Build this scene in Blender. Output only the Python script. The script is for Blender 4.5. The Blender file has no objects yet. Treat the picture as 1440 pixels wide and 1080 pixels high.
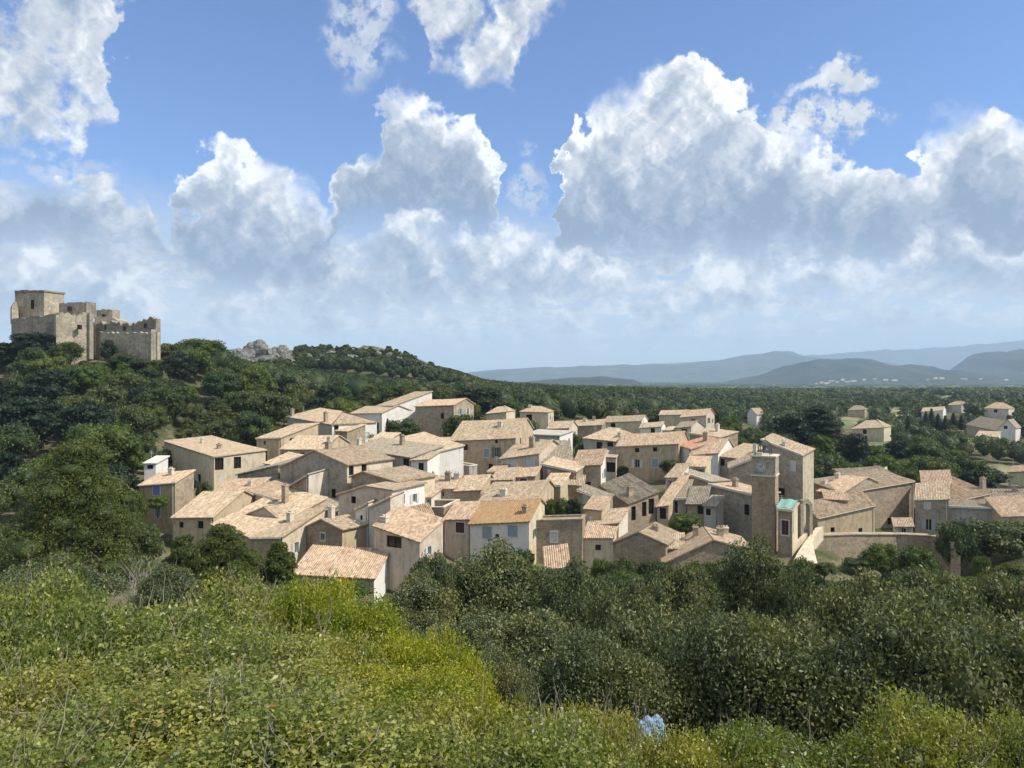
import bpy, bmesh, math, random
import numpy as np
from mathutils import Vector, Matrix
from mathutils.geometry import tessellate_polygon
R = math.radians
scene = bpy.context.scene
COL = scene.collection

# ---------------------------------------------------------------- camera
# the viewer stands on the hill top: eye at the origin, looking north (+Y)
F_PX = 1040.0            # focal length in pixels of the 1440 px wide photograph
HOR = 530.0              # row of the horizon
cam_d = bpy.data.cameras.new('camera')
cam = bpy.data.objects.new('camera', cam_d); COL.objects.link(cam)
cam.location = (0, 0, 0); cam.rotation_euler = (R(90), 0, 0)
cam_d.sensor_width = 36.0; cam_d.lens = 36.0 * F_PX / 1440.0
cam_d.shift_y = -(540.0 - HOR) / 1440.0
cam_d.clip_start = 0.1; cam_d.clip_end = 60000
scene.camera = cam

def at(px, py, Y):
    """world point at forward distance Y seen at photo pixel (px, py)"""
    return Vector(((px - 720.0) / F_PX * Y, Y, (HOR - py) / F_PX * Y))

# ---------------------------------------------------------------- exposure
scene.view_settings.view_transform = 'Standard'
scene.view_settings.look = 'None'
scene.view_settings.exposure = 0.47
scene.view_settings.gamma = 1.0
scene.view_settings.use_curve_mapping = False
cy = scene.cycles
cy.max_bounces = 6; cy.diffuse_bounces = 2; cy.glossy_bounces = 2
cy.transmission_bounces = 3; cy.transparent_max_bounces = 6; cy.volume_bounces = 1
cy.caustics_reflective = False; cy.caustics_refractive = False
cy.use_adaptive_sampling = True; cy.adaptive_threshold = 0.02

# ---------------------------------------------------------------- sun
SUN_AZ, SUN_EL = 107.0, 48.0          # degrees clockwise from north, above the horizon
sd = Vector((math.sin(R(SUN_AZ)) * math.cos(R(SUN_EL)), math.cos(R(SUN_AZ)) * math.cos(R(SUN_EL)), math.sin(R(SUN_EL))))
sl = bpy.data.lights.new('sun', 'SUN'); sl.energy = 4.0; sl.angle = R(0.53); sl.color = (1.0, 0.94, 0.84)
so = bpy.data.objects.new('sun', sl); COL.objects.link(so)
so.rotation_euler = sd.to_track_quat('Z', 'Y').to_euler(); so.location = sd * 300

# ---------------------------------------------------------------- world: Nishita sky with procedural cumulus
world = bpy.data.worlds.new('World'); scene.world = world; world.use_nodes = True
wn, wl = world.node_tree.nodes, world.node_tree.links
wn.clear()
class NB:
    """tiny node expression builder"""
    def __init__(s, tree): s.t = tree; s.n = tree.nodes; s.l = tree.links
    def put(s, sock, v):
        if isinstance(v, bpy.types.NodeSocket): s.l.new(v, sock)
        else: sock.default_value = v
    def m(s, op, a, b=None, c=None, clamp=False):
        n = s.n.new('ShaderNodeMath'); n.operation = op; n.use_clamp = clamp
        s.put(n.inputs[0], a)
        if b is not None: s.put(n.inputs[1], b)
        if c is not None: s.put(n.inputs[2], c)
        return n.outputs[0]
    def comb(s, x, y, z=0.0):
        n = s.n.new('ShaderNodeCombineXYZ')
        for i, v in enumerate((x, y, z)): s.put(n.inputs[i], v)
        return n.outputs[0]
    def noise(s, vec, scale, detail=4, rough=0.5, lac=2.0, out='Fac', dim='3D'):
        n = s.n.new('ShaderNodeTexNoise'); n.noise_dimensions = dim
        s.l.new(vec, n.inputs['Vector']); s.put(n.inputs['Scale'], scale)
        s.put(n.inputs['Detail'], detail); s.put(n.inputs['Roughness'], rough); s.put(n.inputs['Lacunarity'], lac)
        return n.outputs[out]
    def ss(s, v, lo, hi, a=0.0, b=1.0):
        n = s.n.new('ShaderNodeMapRange'); n.interpolation_type = 'SMOOTHSTEP'
        s.put(n.inputs['Value'], v); s.put(n.inputs['From Min'], lo); s.put(n.inputs['From Max'], hi)
        s.put(n.inputs['To Min'], a); s.put(n.inputs['To Max'], b)
        return n.outputs[0]
    def mix(s, f, a, b, mode='MIX'):
        n = s.n.new('ShaderNodeMix'); n.data_type = 'RGBA'; n.blend_type = mode; n.clamp_factor = True
        s.put(n.inputs[0], f)
        for i, v in ((6, a), (7, b)):
            if isinstance(v, tuple) and len(v) == 3: v = v + (1,)
            s.put(n.inputs[i], v)
        return n.outputs[2]
    def curve(s, v, pts):
        n = s.n.new('ShaderNodeFloatCurve')
        c = n.mapping.curves[0]
        pts = sorted(pts)
        while len(c.points) < len(pts): c.points.new(0.5, 0.5)
        for p, (x, y) in zip(c.points, pts):
            p.location = (min(max(x, 0), 1), min(max(y, 0), 1)); p.handle_type = 'VECTOR'
        n.mapping.update()
        s.put(n.inputs['Value'], v)
        return n.outputs[0]
W = NB(world.node_tree)
tc = wn.new('ShaderNodeTexCoord')
sx = wn.new('ShaderNodeSeparateXYZ'); wl.new(tc.outputs['Generated'], sx.inputs[0])
AZ = W.m('MULTIPLY', W.m('ARCTAN2', sx.outputs[0], sx.outputs[1]), 57.29578)
EL = W.m('MULTIPLY', W.m('ARCSINE', sx.outputs[2]), 57.29578)
P0 = W.comb(AZ, EL)

def deg(px, py):
    a = math.atan2(px - 720.0, F_PX)
    return math.degrees(a), math.degrees(math.atan((HOR - py) / F_PX * math.cos(a)))
def cv(pts):
    o = []
    for px, py in pts:
        a, e = deg(px, py); o.append(((a + 40) / 80, (e + 8) / 48))
    return o
# turbulence of the cloud edges: billows (large) and crumbs (small)
warp = W.noise(P0, 0.34, 7, 0.54, 2.1, 'Color')
ws = wn.new('ShaderNodeSeparateColor'); wl.new(warp, ws.inputs[0])
wx = W.m('MULTIPLY_ADD', ws.outputs[0], 6.2, -3.1)
wy = W.m('MULTIPLY_ADD', ws.outputs[1], 6.2, -3.1)
AZW = W.m('ADD', AZ, wx); ELW = W.m('ADD', EL, wy)
azf = W.m('MULTIPLY_ADD', AZW, 1 / 80, 0.5)
def el_of(c): return W.m('MULTIPLY_ADD', c, 48.0, -8.0)
# relief of the billows seen in the light from the upper right
vr = wn.new('ShaderNodeVectorRotate'); vr.rotation_type = 'AXIS_ANGLE'; vr.inputs['Axis'].default_value = (0.3, 0.2, 1.0); vr.inputs['Angle'].default_value = 0.62
wl.new(W.comb(W.m('MULTIPLY_ADD', wx, 0.30, AZ), W.m('MULTIPLY', W.m('MULTIPLY_ADD', wy, 0.30, EL), 1.25), 3.7), vr.inputs['Vector']); PR = vr.outputs[0]
h1 = W.noise(PR, 0.24, 6, 0.50)
vadd = wn.new('ShaderNodeVectorMath'); vadd.operation = 'ADD'; wl.new(PR, vadd.inputs[0]); vadd.inputs[1].default_value = (0.92, 0.50, 0)
h2 = W.noise(vadd.outputs[0], 0.24, 6, 0.50)
relief = W.m('MULTIPLY', W.m('SUBTRACT', h1, h2), 1.9)

vadd2 = wn.new('ShaderNodeVectorMath'); vadd2.operation = 'ADD'; wl.new(PR, vadd2.inputs[0]); vadd2.inputs[1].default_value = (0.30, 0.16, 0)
g1 = W.noise(PR, 0.80, 5, 0.58); g2 = W.noise(vadd2.outputs[0], 0.80, 5, 0.58)
relief = W.m('ADD', relief, W.m('MULTIPLY', W.m('SUBTRACT', g1, g2), 0.85))
# ---- cumulus row (big outline)
top1 = [(-80,300),(0,258),(25,272),(48,256),(85,236),(110,252),(132,250),(170,276),(205,290),(216,345),(232,350),(262,290),(272,225),
        (285,215),(300,198),(335,200),(352,226),(398,248),(440,262),(456,290),(462,300),(472,242),(482,232),(520,228),(535,205),(538,122),
        (548,140),(572,124),(592,130),(610,158),(640,172),(665,174),(688,200),(696,240),(706,330),(720,420),(770,420),(784,300),(792,166),(803,160),
        (816,185),(834,148),(862,128),(892,108),(928,84),(982,72),(1006,86),(1032,112),(1052,135),(1066,166),(1100,185),(1140,200),(1200,214),
        (1226,240),(1262,246),(1292,235),(1302,212),(1316,185),(1342,168),(1384,162),(1440,170),(1520,180)]
bot1 = [(-80,330),(0,325),(100,330),(215,340),(300,395),(400,402),(470,395),(480,290),(560,296),(700,306),(720,420),(780,345),(900,345),(1080,342),(1250,352),(1440,362),(1520,365)]
T1 = el_of(W.curve(azf, cv(top1))); B1 = el_of(W.curve(azf, cv(bot1)))
d1 = W.m('SUBTRACT', T1, ELW)
bw = W.m('SUBTRACT', W.m('MULTIPLY_ADD', wy, 0.35, EL), B1)
wsp = W.ss(W.noise(P0, 0.16, 2, 0.5), 0.44, 0.62, 0.35, 2.6)
c1 = W.m('MULTIPLY', W.ss(W.m('DIVIDE', d1, wsp), -0.35, 1.0), W.ss(bw, -2.6, 1.6))
# ---- low cumulus bank in front
top2 = [(-80,350),(0,352),(60,346),(85,372),(150,372),(172,395),(235,440),(320,425),(430,395),(470,352),(500,335),(536,300),(590,290),(640,306),
        (700,326),(760,338),(815,340),(836,372),(880,388),(940,396),(1000,372),(1060,364),(1140,375),(1230,360),(1290,322),(1350,316),(1400,330),(1520,330)]
bot2 = [(-80,440),(200,455),(470,430),(700,412),(830,415),(1000,425),(1200,395),(1440,400),(1520,400)]
T2 = el_of(W.curve(azf, cv(top2))); B2 = el_of(W.curve(azf, cv(bot2)))
d2 = W.m('SUBTRACT', T2, ELW)
b2 = W.m('SUBTRACT', W.m('MULTIPLY_ADD', wy, 0.3, EL), B2)
c2 = W.m('MULTIPLY', W.ss(d2, -0.3, 0.8), W.ss(b2, -1.8, 1.6))
c2 = W.m('MULTIPLY', c2, W.ss(h1, 0.30, 0.56, 0.25, 1.0))
# ---- upper clouds: top left bank, top centre veil
bot0 = [(-80,208),(0,206),(70,204),(112,214),(124,172),(150,158),(160,120),(150,60),(172,10),(200,-40),(470,-60),(560,-60),(598,60),(604,100),
        (640,112),(690,118),(726,116),(742,70),(770,40),(800,5),(835,-60),(1520,-60)]
B0 = el_of(W.curve(azf, cv(bot0)))
d0 = W.m('SUBTRACT', ELW, B0)
c0 = W.m('MULTIPLY', W.ss(d0, -0.5, 1.4), W.ss(W.noise(P0, 0.30, 6, 0.62), 0.34, 0.50))
# ---- small separate puffs
def puff(px, py, rx, ry, amp=1.0):
    a, e = deg(px, py)
    u = W.m('MULTIPLY', W.m('SUBTRACT', AZW, a), 1 / rx); v = W.m('MULTIPLY', W.m('SUBTRACT', ELW, e), 1 / ry)
    q = W.m('ADD', W.m('MULTIPLY', u, u), W.m('MULTIPLY', v, v))
    return W.ss(q, 0.15, 1.25, amp, 0.0)
pf = puff(1168, 108, 2.6, 1.2, 1.3)
for a in ((1192, 166, 2.8, 1.2, 1.3), (1125, 172, 3.2, 1.8, 1.3), (505, 30, 3.0, 4.5, 0.7), (742, 262, 1.6, 2.4, 0.7), (1195, 412, 1.2, 0.5, 0.8), (1285, 400, 2.0, 0.7, 0.8), (1375, 408, 2.4, 0.6, 0.7), (1080, 445, 1.0, 0.4, 0.6), (60, 225, 4, 1.2, 0.5)):
    pf = W.m('MAXIMUM', pf, puff(*a))
pf = W.m('MULTIPLY', pf, W.ss(W.noise(P0, 0.75, 5, 0.65), 0.36, 0.56))
# ---- flat streaks and far cloud rows towards the horizon
ps = wn.new('ShaderNodeVectorMath'); ps.operation = 'MULTIPLY'; wl.new(P0, ps.inputs[0]); ps.inputs[1].default_value = (0.75, 2.1, 1)
n3 = W.noise(ps.outputs[0], 0.42, 7, 0.62)
c3 = W.m('MULTIPLY', W.ss(n3, 0.44, 0.51), W.m('MULTIPLY', W.ss(EL, 0.8, 4.0), W.ss(EL, 7.5, 12.0, 1.0, 0.0)))
c3 = W.m('MULTIPLY', c3, W.ss(AZ, 8, 28, 1.0, 0.75))
veil = W.m('MULTIPLY', W.ss(EL, -1.0, 3.0, 0.55, 0.80), W.m('MULTIPLY', W.ss(W.m('MULTIPLY_ADD', wy, 0.8, EL), 9.0, 14.5, 1.0, 0.0), W.ss(AZ, -30, 30, 1.0, 0.75)))

# ---- brightness of each layer
def lit(depth, span, lo, hi, k=1.0):
    base = W.ss(depth, 0.0, span, hi, lo)
    return W.m('ADD', base, W.m('MULTIPLY', relief, k))
L1 = W.m('ADD', W.ss(bw, 0.0, 8.5, 0.22, 0.66), W.ss(d1, 0.1, 3.4, 0.34, 0.0))
L1 = W.m('ADD', L1, W.m('MULTIPLY', relief, 0.85))
L2 = W.m('ADD', W.ss(d2, 0.1, 3.0, 0.90, 0.46), W.m('MULTIPLY', relief, 0.85))
L0 = W.m('ADD', W.ss(d0, 0.0, 6.0, 0.74, 0.64), W.m('MULTIPLY', relief, 0.75))
L3 = W.m('ADD', W.ss(EL, 2.0, 10.0, 0.86, 0.74), W.m('ADD', W.m('MULTIPLY', relief, 0.7), W.m('MULTIPLY', W.m('SUBTRACT', n3, 0.5), -1.1)))
Lp = W.m('ADD', 0.74, W.m('MULTIPLY', relief, 0.4))
def tone(L, far=0.0):
    n = wn.new('ShaderNodeValToRGB'); wl.new(L, n.inputs[0])
    e = n.color_ramp.elements
    e[0].position = 0.20; e[0].color = (0.200, 0.260, 0.370, 1)
    e[1].position = 0.95; e[1].color = (0.830, 0.835, 0.835, 1)
    q = e.new(0.50); q.color = (0.335, 0.390, 0.480, 1)
    q = e.new(0.74); q.color = (0.560, 0.590, 0.630, 1)
    return n.outputs[0]
sky = wn.new('ShaderNodeTexSky'); sky.sky_type = 'NISHITA'; sky.sun_disc = False
sky.sun_elevation = R(SUN_EL); sky.sun_rotation = R(SUN_AZ)
sky.altitude = 300; sky.air_density = 1.0; sky.dust_density = 0.6; sky.ozone_density = 2.0
SKY_K = 0.10
skc = wn.new('ShaderNodeVectorMath'); skc.operation = 'MULTIPLY'; wl.new(sky.outputs[0], skc.inputs[0]); skc.inputs[1].default_value = (SKY_K * 0.76, SKY_K * 0.96, SKY_K * 1.28)
inv = wn.new('ShaderNodeVectorMath'); inv.operation = 'SCALE'; inv.inputs['Scale'].default_value = 1 / SKY_K
col = skc.outputs[0]
col = W.mix(veil, col, W.mix(W.ss(EL, 0.0, 10.0), (0.74, 0.78, 0.77), (0.44, 0.50, 0.57)))
col = W.mix(W.m('MULTIPLY', c3, 0.92), col, tone(L3))
col = W.mix(c0, col, tone(L0))
col = W.mix(pf, col, tone(Lp))
col = W.mix(c1, col, tone(L1))
col = W.mix(c2, col, tone(L2))
wl.new(col, inv.inputs[0])
bg = wn.new('ShaderNodeBackground'); bg.inputs['Strength'].default_value = SKY_K
wl.new(inv.outputs[0], bg.inputs['Color'])
wo = wn.new('ShaderNodeOutputWorld'); wl.new(bg.outputs[0], wo.inputs['Surface'])
world.cycles.sampling_method = 'MANUAL'; world.cycles.sample_map_resolution = 256

# ================================================================ helpers
rng = np.random.default_rng(7)
random.seed(7)
MATS = {}
def new_mat(name):
    m = bpy.data.materials.new(name); m.use_nodes = True
    m.node_tree.nodes.clear(); MATS[name] = m
    return m, NB(m.node_tree)
def finish(m, nb, color, rough=0.9, spec=0.2, bump=None, bump_d=0.02, extra=None):
    b = nb.n.new('ShaderNodeBsdfPrincipled')
    nb.put(b.inputs['Base Color'], color if isinstance(color, bpy.types.NodeSocket) else tuple(color) + (1,))
    nb.put(b.inputs['Roughness'], rough); b.inputs['Specular IOR Level'].default_value = spec
    if bump is not None:
        q = nb.n.new('ShaderNodeBump'); q.inputs['Distance'].default_value = bump_d; q.inputs['Strength'].default_value = 0.9
        nb.l.new(bump, q.inputs['Height']); nb.l.new(q.outputs[0], b.inputs['Normal'])
    o = nb.n.new('ShaderNodeOutputMaterial'); nb.l.new(b.outputs[0], o.inputs['Surface'])
    return m
def objco(nb, scale=(1, 1, 1)):
    t = nb.n.new('ShaderNodeTexCoord'); v = nb.n.new('ShaderNodeVectorMath'); v.operation = 'MULTIPLY'
    nb.l.new(t.outputs['Object'], v.inputs[0]); v.inputs[1].default_value = scale
    return v.outputs[0]
def orand(nb):
    return nb.n.new('ShaderNodeObjectInfo').outputs['Random']
def stone_mat(name, c, c2, joint=0.7, size=2.6):
    """rubble masonry: voronoi stones, lime joints, rain streaks and patches"""
    m, nb = new_mat(name)
    co = objco(nb, (1, 1, 1.7))
    v = nb.n.new('ShaderNodeTexVoronoi'); nb.l.new(co, v.inputs['Vector']); v.inputs['Scale'].default_value = size
    e = nb.n.new('ShaderNodeTexVoronoi'); e.feature = 'DISTANCE_TO_EDGE'; nb.l.new(co, e.inputs['Vector']); e.inputs['Scale'].default_value = size
    sp = nb.n.new('ShaderNodeSeparateColor'); nb.l.new(v.outputs['Color'], sp.inputs[0])
    col = nb.mix(sp.outputs[0], c, c2)
    col = nb.mix(nb.ss(sp.outputs[1], 0.55, 1.0, 0, 0.55), col, tuple(x * 0.62 for x in c))
    big = nb.noise(objco(nb), 0.35, 4, 0.6)
    col = nb.mix(nb.ss(big, 0.40, 0.68, 0, 0.55), col, tuple(min(1, x * 1.28) for x in c2))
    med = nb.noise(objco(nb), 1.3, 5, 0.7)
    col = nb.mix(nb.ss(med, 0.48, 0.64, 0, 0.65), col, tuple(x * 0.62 for x in c))
    streak = nb.noise(objco(nb, (1.6, 1.6, 0.16)), 0.9, 4, 0.6)
    col = nb.mix(nb.ss(streak, 0.52, 0.75, 0, 0.60), col, tuple(x * 0.48 for x in c))
    col = nb.mix(nb.ss(e.outputs['Distance'], 0.0, 0.07, joint * 0.5, 0.0), col, tuple(x * 0.6 for x in c))
    fine = nb.noise(objco(nb), 9.0, 3, 0.6)
    col = nb.mix(nb.ss(fine, 0.35, 0.7, 0.0, 0.35), col, tuple(x * 0.6 for x in c))
    return finish(m, nb, col, 0.95, 0.1, nb.m('ADD', nb.ss(e.outputs['Distance'], 0, 0.1), nb.m('MULTIPLY', fine, 0.5)), 0.04)
def plaster_mat(name, c, dirt=0.5):
    m, nb = new_mat(name)
    a = nb.noise(objco(nb), 0.55, 5, 0.62)
    s = nb.noise(objco(nb, (1.5, 1.5, 0.13)), 1.1, 4, 0.6)
    md = nb.noise(objco(nb, (1, 1, 0.6)), 1.2, 5, 0.7)
    f = nb.noise(objco(nb), 7.0, 3, 0.6)
    col = nb.mix(nb.ss(a, 0.35, 0.7, 0, 0.5 * dirt), c, (c[0] * 0.72, c[1] * 0.70, c[2] * 0.64))
    col = nb.mix(nb.ss(md, 0.50, 0.58, 0, 0.75 * dirt), col, (c[0] * 0.66, c[1] * 0.62, c[2] * 0.56))
    col = nb.mix(nb.ss(s, 0.50, 0.78, 0, 0.8 * dirt), col, (c[0] * 0.50, c[1] * 0.48, c[2] * 0.45))
    col = nb.mix(nb.ss(f, 0.4, 0.75, 0, 0.25), col, (c[0] * 0.6, c[1] * 0.58, c[2] * 0.55))
    return finish(m, nb, col, 0.9, 0.15, f, 0.01)
def tile_mat(name, cols, lichen=0.4):
    """Roman tiles: UV u across the roof, v down the slope, both in metres"""
    m, nb = new_mat(name)
    uv = nb.n.new('ShaderNodeUVMap'); uv.uv_map = 'UVMap'
    sc = nb.n.new('ShaderNodeVectorMath'); sc.operation = 'MULTIPLY'; nb.l.new(uv.outputs[0], sc.inputs[0])
    sc.inputs[1].default_value = (1 / 0.24, 1 / 0.42, 1)
    fl = nb.n.new('ShaderNodeVectorMath'); fl.operation = 'FLOOR'; nb.l.new(sc.outputs[0], fl.inputs[0])
    w = nb.n.new('ShaderNodeTexWhiteNoise'); w.noise_dimensions = '3D'
    ad = nb.n.new('ShaderNodeVectorMath'); ad.operation = 'ADD'; nb.l.new(fl.outputs[0], ad.inputs[0])
    nb.l.new(nb.comb(orand(nb), 0.0, nb.m('MULTIPLY', orand(nb), 31.0)), ad.inputs[1]); nb.l.new(ad.outputs[0], w.inputs['Vector'])
    r = nb.n.new('ShaderNodeValToRGB'); nb.l.new(w.outputs['Value'], r.inputs[0]); r.color_ramp.interpolation = 'CONSTANT'
    el = r.color_ramp.elements
    while len(el) < len(cols): el.new(0.5)
    for i, c in enumerate(cols):
        el[i].position = i / len(cols); el[i].color = tuple(c) + (1,)
    mean = tuple(sum(c[k] for c in cols) / len(cols) for k in range(3))
    patch = nb.noise(objco(nb), 0.6, 5, 0.65)
    col = nb.mix(nb.ss(patch, 0.35, 0.65, 0.0, 0.40), r.outputs[0], mean)
    mott = nb.noise(objco(nb), 2.6, 5, 0.75)
    col = nb.mix(nb.ss(mott, 0.50, 0.66, 0, 0.55), col, tuple(x * 0.55 for x in mean))
    col = nb.mix(nb.ss(mott, 0.36, 0.46, 0.45, 0), col, tuple(min(1, x * 1.25) for x in mean))
    col = nb.mix(nb.ss(nb.noise(objco(nb, (1, 1, 1)), 1.7, 5, 0.7), 0.50, 0.68, 0, lichen), col, (0.235, 0.205, 0.150))
    st = nb.noise(sc.outputs[0], 0.30, 3, 0.6)
    col = nb.mix(nb.ss(st, 0.55, 0.72, 0, 0.30), col, tuple(x * 0.55 for x in mean))
    tint = nb.mix(orand(nb), (0.78, 0.77, 0.73), (1.06, 1.03, 0.98))
    col = nb.mix(1.0, col, tint, 'MULTIPLY')
    return finish(m, nb, col, 0.85, 0.15)

TAN = stone_mat('stone_tan', (0.400, 0.325, 0.235), (0.530, 0.440, 0.320))
GREY = stone_mat('stone_grey', (0.370, 0.330, 0.262), (0.490, 0.440, 0.350))
BROWN = stone_mat('stone_brown', (0.360, 0.292, 0.210), (0.480, 0.390, 0.285))
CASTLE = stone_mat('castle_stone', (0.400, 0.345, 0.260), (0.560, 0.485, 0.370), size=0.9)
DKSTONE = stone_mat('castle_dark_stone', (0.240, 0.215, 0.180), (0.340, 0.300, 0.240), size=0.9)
OCHRE = plaster_mat('ochre_render', (0.560, 0.455, 0.315), 0.9)
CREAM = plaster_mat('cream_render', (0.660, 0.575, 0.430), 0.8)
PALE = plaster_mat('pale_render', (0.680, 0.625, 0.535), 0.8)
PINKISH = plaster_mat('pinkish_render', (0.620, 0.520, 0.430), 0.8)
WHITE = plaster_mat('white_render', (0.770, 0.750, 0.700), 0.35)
GREYR = plaster_mat('grey_render', (0.440, 0.415, 0.370), 0.9)
BARK = plaster_mat('bark', (0.150, 0.125, 0.100), 0.8)
TWIG = plaster_mat('dry_twig', (0.300, 0.265, 0.215), 0.5)
_b = [(0.47, 0.375, 0.265), (0.55, 0.455, 0.34), (0.38, 0.275, 0.185), (0.50, 0.42, 0.32), (0.60, 0.51, 0.395), (0.32, 0.235, 0.165), (0.50, 0.36, 0.245), (0.42, 0.355, 0.265)]
TILE = tile_mat('tiles_beige', _b, 0.40)
TILEP = tile_mat('tiles_pink', [(c[0] * 1.02, c[1] * 0.96, c[2] * 0.95) for c in _b], 0.36)
TILEO = tile_mat('tiles_orange', [(0.48, 0.30, 0.155), (0.52, 0.34, 0.185), (0.43, 0.265, 0.14), (0.50, 0.35, 0.21), (0.45, 0.29, 0.16)], 0.22)
TILER = tile_mat('tiles_red', [(0.46, 0.23, 0.15), (0.52, 0.29, 0.20), (0.39, 0.19, 0.13), (0.50, 0.33, 0.25)], 0.25)
TILEG = tile_mat('tiles_weathered', [(c[0] * 0.66, c[1] * 0.72, c[2] * 0.78) for c in _b], 0.60)
def flat_mat(name, c, rough=0.7, spec=0.3, var=0.2, sc=3.0):
    m, nb = new_mat(name)
    f = nb.noise(objco(nb), sc, 4, 0.6)
    return finish(m, nb, nb.mix(nb.ss(f, 0.35, 0.7, 0, var * 2), c, tuple(x * 0.6 for x in c)), rough, spec)
GLASS = flat_mat('window_glass', (0.018, 0.017, 0.018), 0.12, 0.5, 0.1)
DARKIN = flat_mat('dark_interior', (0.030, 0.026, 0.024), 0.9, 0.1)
WOODDK = flat_mat('dark_red_wood', (0.075, 0.030, 0.028), 0.6)
FRAME = flat_mat('painted_frame', (0.66, 0.64, 0.60), 0.6)
SHBLUE = flat_mat('blue_shutter', (0.20, 0.27, 0.62), 0.6)
SHGREY = flat_mat('grey_blue_shutter', (0.30, 0.37, 0.43), 0.6)
SHPALE = flat_mat('pale_shutter', (0.58, 0.59, 0.60), 0.6)
SHGREEN = flat_mat('green_shutter', (0.12, 0.19, 0.15), 0.6)
COPING = flat_mat('lime_coping', (0.66, 0.60, 0.49), 0.9, 0.1)
IRON = flat_mat('wrought_iron', (0.045, 0.045, 0.048), 0.5, 0.5)
TURQ = flat_mat('turquoise_canvas', (0.25, 0.44, 0.40), 0.7)
METAL = flat_mat('pale_metal', (0.62, 0.63, 0.64), 0.35, 0.5)

def link(o, parent=None):
    COL.objects.link(o)
    if parent is not None: o.parent = parent
    return o
def thing(name, label, cat, loc=(0, 0, 0), group=None):
    o = bpy.data.objects.new(name, None); o.empty_display_size = 0.5
    o.location = loc; link(o)
    o['label'] = label; o['category'] = cat
    if group: o['group'] = group
    return o
def tag(o, label, cat, group=None):
    o['label'] = label; o['category'] = cat
    if group: o['group'] = group
    return o
class MB:
    """collects world-space geometry, links it as one mesh object"""
    def __init__(s): s.v = []; s.f = []; s.uv = []; s.smooth = False
    def face(s, pts, uv=None):
        i = len(s.v); s.v += [tuple(p) for p in pts]; s.f.append(tuple(range(i, i + len(pts))))
        s.uv += list(uv) if uv else [(0.0, 0.0)] * len(pts)
    def box(s, c, ax, ay, az):
        """box at centre c with half-axis vectors"""
        c, ax, ay, az = Vector(c), Vector(ax), Vector(ay), Vector(az)
        P = [c + ax * i + ay * j + az * k for k in (-1, 1) for j in (-1, 1) for i in (-1, 1)]
        for q in ((0, 2, 3, 1), (4, 5, 7, 6), (0, 1, 5, 4), (2, 6, 7, 3), (0, 4, 6, 2), (1, 3, 7, 5)):
            s.face([P[k] for k in q])
    def tube(s, pts, rad, sides=5):
        pts = [Vector(p) for p in pts]; n = len(pts); base = len(s.v)
        for i, p in enumerate(pts):
            d = (pts[min(i + 1, n - 1)] - pts[max(i - 1, 0)])
            if d.length < 1e-6: d = Vector((0, 0, 1))
            d.normalize(); a = d.cross(Vector((0.31, 0.95, 0.11)))
            if a.length < 1e-3: a = d.cross(Vector((1, 0, 0)))
            a.normalize(); b = d.cross(a)
            for k in range(sides):
                t = 2 * math.pi * k / sides
                s.v.append(tuple(p + (a * math.cos(t) + b * math.sin(t)) * rad[i]))
        for i in range(n - 1):
            for k in range(sides):
                a0 = base + i * sides + k; a1 = base + i * sides + (k + 1) % sides
                s.f.append((a0, a1, a1 + sides, a0 + sides)); s.uv += [(0, 0)] * 4
        s.f.append(tuple(base + k for k in range(sides))[::-1]); s.uv += [(0, 0)] * sides
        s.f.append(tuple(base + (n - 1) * sides + k for k in range(sides))); s.uv += [(0, 0)] * sides
    def build(s, name, mat, parent=None, smooth=False):
        o = (0, 0, 0) if parent is None else org(parent)
        me = bpy.data.meshes.new(name)
        me.from_pydata([(x - o[0], y - o[1], z - o[2]) for x, y, z in s.v], [], s.f)
        uvl = me.uv_layers.new(name='UVMap'); uvl.data.foreach_set('uv', np.array(s.uv, 'f').ravel())
        if smooth: me.polygons.foreach_set('use_smooth', [True] * len(me.polygons))
        me.materials.append(mat); me.update()
        return link(bpy.data.objects.new(name, me), parent)
def org(o):
    p = Vector((0, 0, 0))
    while o is not None: p = p + o.location; o = o.parent
    return p

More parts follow.
